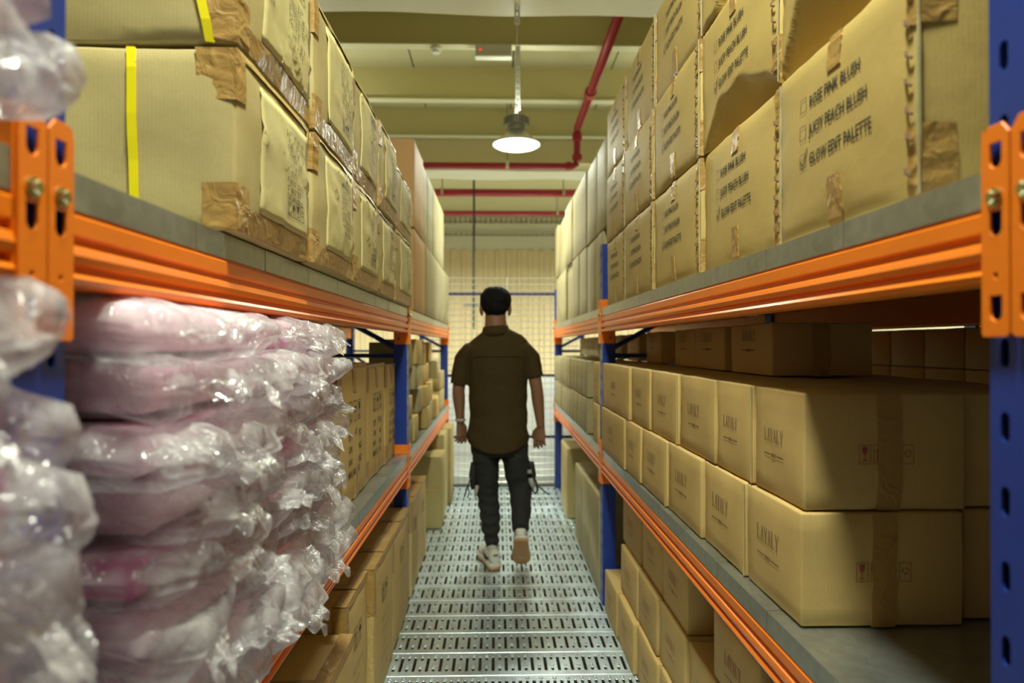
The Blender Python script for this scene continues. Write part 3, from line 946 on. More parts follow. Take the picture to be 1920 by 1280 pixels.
# ---- right side, lower shelf, front bay: two rows of branded cartons and a set-back third
XM = 0.594
zr = [LO_R + 0.002, H - 0.3255, H - 0.0925]
def skew_x(Y):                      # the row stands slightly askew: set back at the near end, flush with the deck edge at the post
    return XM - 0.0185 * (min(max(Y, 1.2), 3.5) - 1.28)
def skew_edge(p, add):
    Y = 2.0
    for _ in range(12): Y = depthpix(p, skew_x(Y) + add)
    return Y
ed = [[skew_edge(p, 0.0) for p in (1503, 1396, 1316, 1250, 1201, 1172, 1140, 1112)],
      [skew_edge(p, 0.008) for p in (1508, 1411, 1341, 1271, 1218, 1182, 1146, 1112)]]
for r in range(2):
    ed[r][6] = 3.505 if r == 0 else 3.508
    for i in range(7):
        off = skew_x((ed[r][i] + ed[r][i + 1]) / 2) - XM + rnd.uniform(-0.002, 0.003) + (0.0 if r == 0 else 0.008)
        o = carton('tan stamped carton, %s from near end, %s row, lower right shelf front bay' % (ORD[i], ('bottom', 'upper')[r]), 'branded cartons on the lower right shelf',
                   XM + off, XM + off + 0.325, max(ed[r][i] + 0.002, 3.608 if i == 6 else 0), min(ed[r][i + 1] - 0.003, 3.510 if i == 5 else 9), zr[r], zr[r + 1] - 0.001, M['card_t'], 1, n=(6, 6, 6), bulge=0.003)
        dims = tuple(o['dims']); fr, wid = face_frame(dims, 'aisle')
        wl = 0.115 if wid > 0.27 else wid * 0.4
        if r == 0: wl = min(0.125, wid * 0.42)
        def bt(mb, d, fr=fr, wl=wl, r=r): print_layaly(mb, fr, -0.01, d[2] * (0.52 if r == 0 else 0.50), wl)
        flat_part(o, 'printed_word', M['ink_brown'], bt)
        if i == 0:
            def bp2(mb, d):
                f2, w2 = face_frame(d, 'near')
                for q, k in enumerate(('glass', 'up', 'umbrella', 'recycle')):
                    picto(mb, f2, k, -0.055 + q * 0.0285, d[2] * 0.40, 0.0235, 0.038)
            flat_part(o, 'printed_symbols', M['ink_red'], bp2, 'near')
            tape_strip(o, 'near', -0.022 + 0.006 * r, 0.026 + 0.006 * r, 0.0, dims[2], d=0.0045)
        if i in (1, 3):
            mb = MB(); mb.tube([(-dims[0] / 2 - 0.001, -dims[1] / 2 + 0.001, 0.004 + (dims[2] - 0.008) * k / 6) for k in range(7)], 0.0024, 6); mb.build('worn_lit_edge', M['card_l'], o)  # lit side of a jutting carton, put in as an edge strip
# second depth of the stack, seen past the near cartons
for r in range(2):
    for i in range(3):
        carton('plain tan carton in the second depth, %s from near end, %s row, lower right shelf' % (ORD[i], ('bottom', 'upper')[r]), 'rear cartons on the lower right shelf',
               0.936, 1.262, 1.30 + i * 0.34, 1.63 + i * 0.34, zr[r], zr[r + 1] - 0.004, M['card_t'], 1)
XB = 0.80
eb = [(1447, 1369), (1357, 1302), (1302, 1264), (1238, 1211), (1198, 1176)]
for i, (a, b) in enumerate(eb):
    o = carton('shaded carton under the beam, %s from near end, set back on lower right stack' % ORD[i], 'set-back cartons under the upper right shelf',
               XB, XB + 0.30, depthpix(a, XB), depthpix(b, XB) - 0.004, zr[2] + 0.001, zr[2] + 0.16, M['card_t'], 1)
    dims = tuple(o['dims']); fr, wid = face_frame(dims, 'aisle')
    def bt(mb, d, fr=fr): print_layaly(mb, fr, 0, 0.105, 0.11)
    flat_part(o, 'printed_word', M['ink_brown'], bt)
    if i == 0:
        tape_strip(o, 'near', -0.03, 0.02, 0.0, dims[2], d=0.0045)
# far-bay slim cartons on the lower right shelf
for r in range(2):
    e = np.linspace(4.075, 6.36, 11)
    for i in range(10):
        off = -0.040 + rnd.uniform(-0.003, 0.006)
        o = carton('slim pale carton, %s past the blue post, %s row, lower right shelf far bay' % (ORD[i], ('bottom', 'upper')[r]), 'slim pale cartons on the lower right shelf',
               XM + off, XM + off + 0.33, e[i] + 0.003, e[i + 1] - 0.004 - (0.03 if (r == 1 and i == 6) else 0), zr[r], zr[r + 1] - 0.002 - rnd.uniform(0, 0.006), M['card_p'], 1, n=(2, 3, 3))
        if i < 6:
            dims = tuple(o['dims']); fr, wid = face_frame(dims, 'aisle')
            def bt(mb, d, fr=fr, i=i, r=r): print_marks(mb, fr, -0.06, d[2] * 0.5, 1, i * 3 + r, 0.014, 0.016, 0.02, 0.1)
            flat_part(o, 'printed_marks', M['ink'], bt)
e = np.linspace(4.2, 6.3, 8)
for i in range(7):
    carton('set-back pale carton, %s past the blue post, above lower right stack' % ORD[i], 'set-back pale cartons on the lower right shelf', 0.80, 1.1, e[i] + 0.003, e[i + 1] - 0.004, zr[2] + 0.001, zr[2] + 0.16, M['card_p'], 1, n=(2, 3, 3))

# ---- right side, floor, front bay: branded cartons in stepped tiers
tiers = [(0.0, 0.217, [3.44, 3.10, 2.745, 2.40, 2.05, 1.70, 1.35], 0.560, 0.012),
         (0.218, 0.436, [3.15, 2.775, 2.45, 2.11, 1.77, 1.42], 0.592, 0.008),
         (0.437, 0.655, [3.20, 2.80, 2.46, 2.13], 0.615, 0.004)]
for t, (z0, z1, ys, X, st) in enumerate(tiers):
    for i in range(len(ys) - 1):
        xo = X + i * st + rnd.uniform(-0.004, 0.004)
        mat = M['card_t']
        o = carton('tan carton, %s counted from second blue post, %s tier, right floor stack' % (ORD[i].replace('nearest', 'first'), ROWN[t]), 'branded cartons on the floor at right',
                   xo, xo + 0.30, ys[i + 1] + 0.004, ys[i] - 0.004, z0 + 0.001, z1, mat, 1, n=(4, 6, 6), bulge=0.003)
        dims = tuple(o['dims']); fr, wid = face_frame(dims, 'aisle')
        def bt(mb, d, fr=fr): print_layaly(mb, fr, 0.0, d[2] * 0.52, 0.12)
        flat_part(o, 'printed_word', M['ink_red'], bt)
o = carton('tan carton with pale top edge beneath the near end of lower right beam', 'branded cartons on the floor at right', 0.622, 0.92, 1.55, 1.885, 0.437, 0.63, M['card_t'], 1)
fr, wid = face_frame(tuple(o['dims']), 'aisle')
flat_part(o, 'printed_word', M['ink_red'], lambda mb, d: print_layaly(mb, fr, 0.0, d[2] * 0.45, 0.12))
carton('tan carton at the picture edge below the lower right beam', 'branded cartons on the floor at right', 0.63, 0.93, 1.19, 1.53, 0.437, 0.60, M['card_t'], 1)
carton('plain carton in the shaded gap beneath the lower right beam', 'branded cartons on the floor at right', 0.80, 1.05, 1.80, 2.10, 0.437, 0.62, M['card_t'], 1)
# right floor, far bay
for i, (a, b) in enumerate(((3.66, 4.0), (4.01, 4.36), (4.37, 4.76))):
    o = carton('upright slim pale carton on the floor, %s beyond the second right post' % ('first', 'second', 'third')[i], 'upright cartons on the floor at right', 0.565, 0.95, a, b, 0.001, 0.545 - 0.004 * i, M['card_p'], 1)
carton('large brown carton on the floor beside the last right post', 'upright cartons on the floor at right', 0.56, 0.98, 5.25, 5.75, 0.001, 0.56, M['card_l'], 1)

# ---- next rack row glimpsed beyond the right shelf
r2 = rack('storage_rack', 'orange rack in shadow behind the right-hand rack', 1.68, 1, [LO_R, UP_R], BAYS[1:2])
for i in range(6):
    y0 = 2.0 + i * 0.235
    carton('tall shaded carton on the rear rack, %s from near end' % ORD[i], 'cartons on the rear rack', 1.78, 2.1, y0, y0 + 0.23, LO_R + 0.002, zr[2], M['card_t'], 1, n=(2, 2, 2))
    carton('small shaded carton on top of the rear stack, %s from near end' % ORD[i], 'cartons on the rear rack', 1.78, 2.1, y0, y0 + 0.23, zr[2] + 0.001, zr[2] + 0.160, M['card_t'], 1, n=(2, 2, 2))

# ---- left side, upper shelf, front bay: cartons with paper labels, two rows
XA = -0.450
cl = [depthpix(p, XA) for p in (445, 583, 660, 708, 741, 772)]
zl = [UP_L + 0.002, H + 0.523, H + 0.858]
for r in range(2):
    for c in range(5):
        off = rnd.uniform(-0.006, 0.006)
        yy0, yy1 = cl[c] + 0.004, cl[c + 1] - 0.005
        top = zl[r + 1] - 0.002 - (0.05 if (r == 1 and c == 4) else 0)
        nmn = 'taped carton with paper label, %s from near end, %s row, upper left shelf front bay' % (ORD[c], ('bottom', 'top')[r])
        if c == 0: nmn = 'large taped carton with yellow strap, %s of two at near end of upper left shelf' % ('lower', 'upper')[r]
        o = carton(nmn, 'labelled cartons on the upper left shelf', XA + off, XA + off - (0.62 if c == 0 else 0.42), yy0, yy1, zl[r] + 0.001, top, M['card_l'], -1, n=(12, 12, 12), bulge=0.008, amp=0.005, crush=0.004)
        dims = tuple(o['dims']); fr, wid = face_frame(dims, 'aisle')
        # paper label with a wavy surface and thickness
        u0, u1, v0, v1 = -wid * 0.27, wid * 0.44, dims[2] * 0.16, dims[2] * 0.90
        gx, gy = 16, 16; vv = []; ff = []
        for a in range(gx + 1):
            for b in range(gy + 1):
                uu = u0 + (u1 - u0) * a / gx; v_ = v0 + (v1 - v0) * b / gy
                rip = max(0, noise.noise(Vector((uu * 14, v_ * 26 + uu * 20, c * 5 + r * 9.0))) - 0.22) * 0.016
                vv.append(fr.p(uu, v_, 0.0028 + rip))
        for a in range(gx):
            for b in range(gy):
                k = a * (gy + 1) + b
                ff.append((k, k + gy + 1, k + gy + 2, k + 1))
        mb = MB(); mb.add(vv, ff)
        k = len(vv); mb.add([p - fr.n * 0.0022 for p in vv], [tuple(reversed(q)) for q in ff])
        ring = [a * (gy + 1) for a in range(gx + 1)] + [gx * (gy + 1) + b for b in range(1, gy + 1)] + [a * (gy + 1) + gy for a in range(gx - 1, -1, -1)] + list(range(gy - 1, 0, -1))
        for q in range(len(ring)):
            a, b = ring[q], ring[(q + 1) % len(ring)]
            mb.f.append((b, a, a + k, b + k))
        hug(o, mb, (-1, 0, 0))
        lb = mb.build('paper_label', M['paper'], o, smooth=True)
        mb = MB()
        flip = (c + r) % 2
        print_marks(mb, fr, wid * 0.06, v1 - 0.04, 9, c * 17 + r, 0.009, 0.010, 0.017, wid * 0.33)
        for q in range(4):
            picto(mb, fr, ('up', 'umbrella', 'glass', 'recycle')[q], wid * 0.08 + q * 0.030, v0 + (0.03 if not flip else 0.20) * 1.0, 0.026, 0.036)
        hug(o, mb, (-1, 0, 0)); mp = tag(mb.build('printed_marks', M['ink'], lb), kind='stuff'); mp.location = (-0.0022, 0, 0)
        # tapes
        edge_tape(o, 'v', 0.0, dims[2] * 0.26, 0.05, 0.06, 'tape')
        edge_tape(o, 'v', dims[2] * 0.72, dims[2], 0.035, 0.07, 'tape')
        edge_tape(o, 'b', 0.0, dims[1], dims[2] * 0.15, 0.05, 'tape')
        edge_tape(o, 't', 0.0, dims[1], 0.012, 0.05, 'tape_y')
        tape_strip(o, 'aisle', wid * 0.44, wid * 0.495, dims[2] * 0.2, dims[2] * 0.95, 'tape_y', d=0.009)
        if c == 0:
            # printed strap across the near end
            f2, w2 = face_frame(dims, 'nearL')
            mb = MB()
            lean = 0.005 if r == 0 else 0.040
            pts = [f2.p(w2 / 2 - (0.174 if r == 0 else 0.085) - lean * (t - 0.5) * 2 + 0.0, dims[2] * t, 0.004) for t in np.linspace(0, 1, 9)]
            vv = []
            for p in pts: vv += [p - f2.r * 0.0075, p + f2.r * 0.0075]
            mb.add(vv, [(2 * q, 2 * q + 1, 2 * q + 3, 2 * q + 2) for q in range(8)])
            k = len(vv); mb.add([p - f2.n * 0.003 for p in vv], [(2 * q + 2, 2 * q + 3, 2 * q + 1, 2 * q) for q in range(8)])
            hug(o, mb, (0, 1, 0))
            mb.build('yellow_strap', M['yellow'], o)


# ---- left side, upper shelf, far bay
XA2 = -0.470
el = [depthpix(p, XA2) for p in (776, 797, 819, 830, 837, 842)]
carton('orange-brown carton, lower of the pair behind the labelled cartons, upper left shelf', 'tall cartons on the upper left shelf', XA2, XA2 - 0.42, el[0], el[1] - 0.005, UP_L + 0.002, H + 0.663, M['card_o'], -1)
carton('orange-brown carton rising above the labelled cartons on the upper left shelf', 'tall cartons on the upper left shelf', XA2 + 0.004, XA2 - 0.42, el[0] - 0.02, depthpix(792, XA2), H + 0.665, H + 1.165, M['card_o'], -1)
for i in range(1, 5):
    off = rnd.uniform(-0.004, 0.008)
    carton('tall pale carton, %s from the orange-brown pair, bottom row, upper left shelf' % ('first', 'second', 'third', 'fourth')[i - 1], 'tall cartons on the upper left shelf', XA2 + off, XA2 - 0.4, el[i] + 0.004, min(6.385, el[i + 1] - 0.006), UP_L + 0.002, H + 0.663, M['card_q'], -1)
eu = [depthpix(p, XA2) for p in (792, 802, 812, 832)]
for i in range(3):
    carton('tall pale carton, %s from the orange-brown pair, top row, upper left shelf' % ('first', 'second', 'third')[i], 'tall cartons on the upper left shelf', XA2 + rnd.uniform(-0.004, 0.006), XA2 - 0.4, eu[i] + 0.004, eu[i + 1] - 0.006, H + 0.665, H + 1.16, M['card_q'], -1)

# ---- left side, lower shelf, front bay: pictogram cartons beyond the bagged goods
XC = -0.531
ec = [depthpix(p, XC) for p in (632, 689, 724, 743)]
for i in range(3):
    o = carton('carton with black handling symbols, %s from the bagged goods, lower left shelf' % ('first', 'second', 'third')[i], 'symbol cartons on the lower left shelf',
               XC + (0, -0.006, -0.004)[i], XC - 0.34, ec[i] + 0.003, ec[i + 1] - 0.006, LO_L + 0.002, H - 0.070 - 0.012 * i, M['card_t'], -1, n=(6, 8, 8), bulge=0.005, crush=0.003)
    dims = tuple(o['dims']); fr, wid = face_frame(dims, 'aisle')
    def bt(mb, d, fr=fr, wid=wid):
        w_ = 0.052
        for q, k in enumerate(('up', 'umbrella', 'glass')):
            picto(mb, fr, k, -wid * 0.20 + q * (w_ + 0.022), d[2] * 0.585, w_, 0.075)
        for (b, u, v) in (('QTY:', -0.20, 0.46), ('47', 0.02, 0.475), ('PCS', 0.13, 0.46), ('G.W.:', -0.20, 0.37), ('KGS', 0.13, 0.36), ('N.W.:', -0.20, 0.28), ('KGS', 0.13, 0.265), ('MEAS: 58X43X50', -0.20, 0.19)):
            add_flat(mb, fr, *T(b, 0.034, 0.75), wid * u, d[2] * v)
    flat_part(o, 'printed_symbols', M['ink'], bt)
    tape_strip(o, 'aisle', -0.02, 0.025, dims[2] * 0.80, dims[2], d=0.0068)
    tape_strip(o, 'aisle', 0.015, 0.06, 0.0, dims[2] * 0.24, d=0.0068)
    edge_tape(o, 'v', 0.0, dims[2] * 0.18, 0.06, 0.05)
    edge_tape(o, 'v', dims[2] * 0.78, dims[2], 0.05, 0.12)
    edge_tape(o, 't', 0.0, dims[1], 0.012, 0.05)
# opened carton with raised flaps behind them
o = carton('opened carton with raised dark flap behind the symbol cartons', 'symbol cartons on the lower left shelf', -0.90, -1.22, 2.35, 3.15, LO_L + 0.002, H - 0.09, M['card_o'], -1)
dims = tuple(o['dims'])
mb = MB()
mb.add([(-dims[0] / 2, -dims[1] / 2, dims[2]), (-dims[0] / 2, dims[1] / 2, dims[2]), (-dims[0] / 2 - 0.14, dims[1] / 2, dims[2] + 0.075), (-dims[0] / 2 - 0.14, -dims[1] / 2, dims[2] + 0.075),
        (-dims[0] / 2, -dims[1] / 2, dims[2] + 0.005), (-dims[0] / 2, dims[1] / 2, dims[2] + 0.005), (-dims[0] / 2 - 0.14, dims[1] / 2, dims[2] + 0.08), (-dims[0] / 2 - 0.14, -dims[1] / 2, dims[2] + 0.08)],
       [(0, 3, 2, 1), (4, 5, 6, 7), (0, 1, 5, 4), (1, 2, 6, 5), (2, 3, 7, 6), (3, 0, 4, 7)])
mb.build('flap', M['card_o'], o)

# ---- left side, lower shelf, far bay: small cartons in ragged stacks
colw = [3.68, 3.90, 4.08, 4.30, 4.50, 4.74, 4.95, 5.18, 5.42, 5.70]
for c in range(9):
    nrow = 4 if c < 8 else 3
    z = LO_L + 0.002
    base = -0.505 + 0.0 * c
    for r in range(nrow):
        hgt = 0.148 + rnd.uniform(-0.010, 0.008)
        off = rnd.choice((0.0, 0.02, -0.03, -0.05, 0.03)) if c > 0 else rnd.uniform(-0.01, 0.01)
        carton('small carton, %s column past the blue post, %s layer, lower left shelf far bay' % (ORD[c].replace('nearest', 'first'), ('lowest', 'second', 'third', 'top')[r]), 'small cartons in ragged stacks on the lower left shelf',
               base + off, base + off - 0.22, colw[c] + rnd.uniform(0.002, 0.012), colw[c + 1] - rnd.uniform(0.003, 0.012), z, z + hgt, M['card_t'] if (c + r) % 3 else M['card_p'], -1, n=(2, 2, 2))
        z += hgt + 0.001
for r in range(2):
    carton('brown carton, %s of the pair by the last left post' % ('lower', 'upper')[r], 'small cartons in ragged stacks on the lower left shelf', -0.50, -0.76, 5.80, 6.25, LO_L + 0.002 + 0.171 * r, LO_L + 0.171 * (r + 1), M['card_l'], -1, n=(2, 3, 3))

# ---- left side, floor
lf = [(1.45, 2.10, 0.475, -0.452, 'nearest big carton on the left floor, lit along its top edge'),
      (2.11, 2.47, 0.548, -0.482, 'second big carton on the left floor, standing slightly back'),
      (2.475, 2.945, 0.545, -0.462, 'third big carton on the left floor, with pale taped corner'),
      (2.95, 3.498, 0.530, -0.466, 'fourth big carton on the left floor, tape around its corner'),
      (3.625, 3.96, 0.520, -0.470, 'fifth big carton on the left floor, beneath the blue post'),
      (3.965, 4.42, 0.515, -0.474, 'sixth big carton on the left floor, just past the blue post')]
for i, (a, b, t, X, lab) in enumerate(lf):
    o = carton(lab, 'big cartons on the left floor', X, X - 0.52, a + 0.003, b - 0.005, 0.001, t, M['card_t'], -1, n=(8, 8, 8), bulge=0.006, crush=0.003)
    dims = tuple(o['dims']); fr, wid = face_frame(dims, 'aisle')
    def bt(mb, d, fr=fr, wid=wid, i=i):
        picto(mb, fr, 'up', -0.08, d[2] * 0.66, 0.05, 0.07); picto(mb, fr, 'umbrella', -0.01, d[2] * 0.66, 0.05, 0.07)
        print_marks(mb, fr, -0.10, d[2] * 0.52, 5, i * 5, 0.018, 0.022, 0.05, 0.2)
    flat_part(o, 'printed_symbols', M['ink'], bt)
    edge_tape(o, 'v', dims[2] * 0.68, dims[2], 0.035, 0.045); edge_tape(o, 'v', 0, dims[2] * 0.68, 0.018, 0.02, 'tape_y')
    edge_tape(o, 't', 0.0, dims[1], 0.02, 0.045)
    # seam tape across the top
    fr2 = Frame((-dims[0] / 2, 0, dims[2]), (0, -1, 0), (1, 0, 0), (0, 0, 1))
    mb = MB(); rect(mb, fr2, -0.024, 0.024, 0.0, dims[0], 0.004); mb.build('tape', M['tape'], o)
for i, (a, b, t, X, lab) in enumerate(((4.98, 5.33, 0.545, -0.418, 'brown carton jutting into the aisle on the left floor'),
                                       (5.36, 5.72, 0.66, -0.43, 'taller carton behind the jutting one on the left floor'),
                                       (5.75, 6.15, 0.665, -0.40, 'tallest carton at the far end of the left floor'))):
    o = carton(lab, 'far cartons on the left floor', X, X - 0.3, a, b, 0.001, t, M['card_l'], -1, n=(4, 4, 4))
    dims = tuple(o['dims']); f2, w2 = face_frame(dims, 'nearL')
    mb = MB(); rect(mb, f2, -w2 / 2, w2 / 2, dims[2] * 0.52, dims[2] * 0.56, 0.006); mb.build('tape', M['tape_y'], o)

# ------------------------------------------------------------------ bagged pink goods
def bag_variant(seed):
    dx, dy, dz = 0.385, 0.365, 0.072
    off = Vector((seed * 5.3, seed * 2.9, seed * 8.1))
    def ridge(p, sc):
        return 1.0 - 2.4 * abs(noise.noise(p * sc + off))
    def f(p, n):
        q = Vector(p)
        front = max(0.0, min(1.0, (p.x + dx * 0.25) / (dx * 0.7)))
        wp = p + Vector((noise.noise(p * 7 + off), noise.noise(p * 7 - off), noise.noise(p * 6 + off * 2))) * 0.035
        a = Vector((wp.x * 0.55, wp.y, wp.z * 1.5))
        q += n * (0.006 + 0.007 * front) * (ridge(a, 10) * 0.5 + ridge(a, 21) * 0.35 + ridge(a, 40) * 0.15 - 0.1)
        q += n * front * 0.012 * noise.noise(Vector((p.x * 5, p.y * 9, p.z * 14)) + off * 1.7)
        if p.x > dx * 0.25:
            t = (p.x - dx * 0.25) / (dx * 0.25)
            pull = noise.noise(Vector((p.y * 6, p.z * 6, 0)) + off)
            q.x += t * (pull * 0.050 + 0.020 * noise.noise(Vector((p.y * 15, p.z * 17, 6)) + off))
            q.z -= p.z * 0.30 * t * (0.5 + noise.noise(Vector((p.y * 8, 2, 1)) + off))
            q.z += t * (0.018 * noise.noise(Vector((p.y * 7, 0, 3)) + off) - 0.006)
        return q
    me = rbox_mesh('plastic_bag', dx, dy, dz, 0.026, (44, 60, 16), f)
    mb = MB()
    mb.v = [tuple(v.co) for v in me.vertices]; mb.f = [tuple(p.vertices) for p in me.polygons]
    bpy.data.meshes.remove(me)
    # loose film flaps at the open end: thin pleated sheets that droop over the edge
    rg = random.Random(int(seed * 100))
    for k in range(2):
        y0 = -dy / 2 + rg.uniform(0.0, 0.10) + k * 0.15; y1 = y0 + rg.uniform(0.13, 0.20); y1 = min(y1, dy / 2 + 0.01)
        zb = dz * rg.uniform(0.35, 0.85); ln = rg.choice((0.03, 0.045, 0.06, 0.075)); droop = rg.uniform(-0.4, 1.1)
        nu, nv = 36, 14; k0 = len(mb.v)
        for i in range(nu + 1):
            for j in range(nv + 1):
                u, t = i / nu, j / nv
                yy = y0 + (y1 - y0) * u
                so = Vector((k * 3.1, 0, 0)) + off
                L = ln * (0.45 + 0.55 * math.sin(PI * u) ** 0.6) * (1 + 0.6 * noise.noise(Vector((u * 5, 1, 0)) + so))
                pl = noise.noise(Vector((u * 6, t * 0.8, 2)) + so) * 0.020 + (0.5 - abs(noise.noise(Vector((u * 7, t * 1.3, 5)) + so)) * 2) * 0.016
                x = dx * 0.42 + t * L
                z = zb + pl * (0.25 + t) - droop * t * t * L * 0.9 + 0.003 * noise.noise(Vector((u * 14, t * 5, 9)) + so)
                mb.v.append((x + 0.006 * noise.noise(Vector((u * 12, t * 5, 4)) + so), yy + (yy - (y0 + y1) / 2) * (-0.35 * t) + 0.010 * noise.noise(Vector((u * 8, t * 4, 7)) + so), z))
        for i in range(nu):
            for j in range(nv):
                a = k0 + i * (nv + 1) + j
                mb.f.append((a, a + nv + 1, a + nv + 2, a + 1))
    out = mb.mesh('plastic_bag')
    out.polygons.foreach_set('use_smooth', [True] * len(out.polygons))
    return out
bags = [bag_variant(s) for s in (1.3, 2.7, 4.1, 5.9, 7.7, 9.2)]
def goods_mesh(seed):
    dx, dy, dz = 0.33, 0.335, 0.066
    return rbox_mesh('pink_contents', dx, dy, dz, 0.02, (8, 8, 3), lambda p, n: p + n * 0.006 * noise.noise(p * 12 + Vector((seed, 0, 0))))
goods = [goods_mesh(s) for s in (1.0, 6.0)]
goods2 = [goods_mesh(s) for s in (3.0, 8.0)]
for g in goods: g.materials.append(M['pink'])
for g in goods2: g.materials.append(M['pink_pale'])
for b in bags: b.materials.append(M['film'])
def bag_pack(label, group, x, yy, z, seed, rot=0.0, out=0.0):
    rg = random.Random(seed)
    t = empty('bagged_pack', (x, yy, z), (0, 0, rot)); tag(t, label, 'pack', group)
    g = rg.choice(goods if rg.random() < 0.18 else goods2)
    o = mk('pink_contents', g, None, t, (-0.02, 0, 0.006))
    b = mk('plastic_bag', rg.choice(bags), None, t, (0, 0, 0.002), (rg.uniform(-0.035, 0.035), rg.uniform(-0.03, 0.09), rg.uniform(-0.05, 0.05)))
    if rg.random() < 0.5: b.scale.y = -1
    b.location.x += out
    return t
LAY = ['lowest', 'second', 'third', 'fourth', 'fifth', 'sixth', 'seventh', 'eighth', 'topmost']
bc = [(1.0, -0.592), (1.345, -0.606), (1.685, -0.625)]
for c, (yc, x) in enumerate(bc):
    nl = 8
    for l in range(nl):
        z = LO_L + 0.010 + l * 0.0785
        bag_pack('plastic-bagged pink pack, %s layer, %s stack from near left post, lower left shelf' % (LAY[l] if l < nl - 1 else 'topmost', ('first', 'second', 'third')[c]),
                 'bagged pink packs on the lower left shelf', x + rnd.uniform(-0.012, 0.022) - 0.0 * l, yc + rnd.uniform(-0.006, 0.006), z, c * 40 + l * 3 + 5, rnd.uniform(-0.06, 0.06))
for l in range(8):
    bag_pack('blurred bagged pink pack at left picture edge, %s layer, lower shelf' % (LAY[l] if l < 7 else 'topmost'), 'bagged pink packs nearest the viewer on the lower shelf',
             -0.575 + rnd.uniform(-0.01, 0.01), 0.425 + rnd.uniform(-0.006, 0.006), LO_L + 0.010 + l * 0.0785, 300 + l * 7, rnd.uniform(-0.06, 0.06))
for l in range(5):
    bag_pack('blurred bagged pink pack at left picture edge, %s layer, upper shelf' % (LAY[l] if l < 4 else 'topmost'), 'bagged pink packs nearest the viewer on the upper shelf',
             -0.575 + rnd.uniform(-0.01, 0.01), 0.425 + rnd.uniform(-0.006, 0.006), UP_L + 0.010 + l * 0.083, 500 + l * 11, rnd.uniform(-0.05, 0.05), 0.012 if l == 0 else -0.012)

# ------------------------------------------------------------------ overhead services
def pipe(label, pts, r, fit=()):
    base = Vector(pts[0])
    t = empty('sprinkler_pipe', base); tag(t, label, 'pipe', 'red sprinkler pipes')
    MB().tube([Vector(p) - base for p in pts], r, 14).build('pipe_run', M['red'], t, smooth=True)
    for (p, d) in fit:
        p, d = Vector(p) - base, Vector(d)
        MB().tube([p - d, p + d], r * 1.35, 14).build('coupling', M['red'], t)
    return t
px, pz = 0.905, H + 2.45
pipe('red pipe running along the ceiling on the right, then dropping', [(px, 3.2, pz), (px, 7.36, pz), (px, 7.40, pz - 0.04), (px, 7.40, H + 2.08)], 0.042,
     [((px, 6.35, pz), (0, 0.045, 0)), ((px, 7.40, pz - 0.10), (0, 0, 0.04)), ((px, 7.40, H + 2.12), (0, 0, 0.03))])
pipe('red pipe crossing the aisle in front of the cream girder', [(px + 0.0, 7.40, H + 2.06), (px - 0.05, 7.40, H + 2.02), (-2.6, 7.40, H + 2.02)], 0.038, [((px - 0.10, 7.40, H + 2.02), (0.03, 0, 0))])
pipe('thickest red pipe crossing beyond the white draped sheet', [(2.6, 9.5, H + 2.205), (-2.6, 9.5, H + 2.205)], 0.055)
pipe('thin red pipe crossing nearest the far wall', [(2.6, 11.2, H + 2.25), (-2.6, 11.2, H + 2.25)], 0.042)
def rod(name, label, x, yy, z0, z1, r=0.008, mat='lampbody', clamp=0.0):
    t = empty(name, (x, yy, z0)); tag(t, label, 'hanger')
    MB().tube([(0, 0, 0), (0, 0, z1 - z0)], r, 8).build('rod', M[mat], t)
    MB().box(-0.018, 0.018, -0.055 - clamp, 0.055 + clamp, -0.08 - clamp, 0.0).build('clamp', M['alu'], t)
rod('pipe_hanger', 'metal hanger holding the red pipe before the cream girder', 0.115, 7.40, H + 2.07, H + 2.86)
rod('pipe_hanger', 'metal hanger at the left end of the thickest red pipe', -0.79, 9.5, H + 2.27, H + 2.62, clamp=0.02)
rod('pipe_hanger', 'metal hanger at the right end of the thickest red pipe', 0.96, 9.5, H + 2.27, H + 2.62, clamp=0.02)
rod('pipe_hanger', 'metal hanger on the thin red pipe nearest the far wall', 1.03, 11.2, H + 2.30, H + 2.62)
o = MB().tube([(0, 0, 0), (0, 0, 0.9), (0.004, 0, 1.6), (0, 0, 2.4)], 0.014, 8).build('drop_cable', M['black'], None, (-0.32, 9.0, H + 0.22))
tag(o, 'thin black vertical conduit hanging beyond the fence', 'conduit')
o = MB().tube([(-0.12, 0, 0), (0.10, 0, 0)], 0.02, 8).build('cable_bracket', M['lampbody'], None, (-0.34, 9.03, H + 0.55))
tag(o, 'small grey cross bar on the black conduit', 'bracket')

def drape(label, x0, x1, y0, y1, z, sag, seed):
    n, m = 48, 8; v = []; f = []
    for i in range(n + 1):
        for j in range(m + 1):
            u, t = i / n, j / m
            edge = noise.noise(Vector((u * 5, seed, 0))) * 0.035 * t
            v.append((x0 + (x1 - x0) * u, y0 + (y1 - y0) * t + edge, z + sag * noise.noise(Vector((u * 4, t * 1.5, seed))) - 0.03 * t * abs(noise.noise(Vector((u * 3, 3, seed))))))
    k = len(v)
    v += [(a, b, c + 0.02) for (a, b, c) in v]
    for i in range(n):
        for j in range(m):
            a = i * (m + 1) + j
            f.append((a, a + 1, a + m + 2, a + m + 1)); f.append((k + a, k + a + m + 1, k + a + m + 2, k + a + 1))
    for i in range(n):
        a = i * (m + 1) + m; f.append((a, k + a, k + a + m + 1, a + m + 1))
        a = i * (m + 1); f.append((a, a + m + 1, k + a + m + 1, k + a))
    o = MB().add(v, f).build('draped_sheet', M['sheet'], smooth=False); tag(o, label, 'sheet', 'white draped sheets'); return o
drape('white sheet sagging under the ceiling nearest the viewer', -2.2, 2.2, 3.45, 4.72, H + 2.37, 0.03, 1.0)
drape('white sheet hanging beyond the cream girder behind the red pipe', -2.2, 2.2, 8.16, 8.56, H + 2.17, 0.02, 5.0)

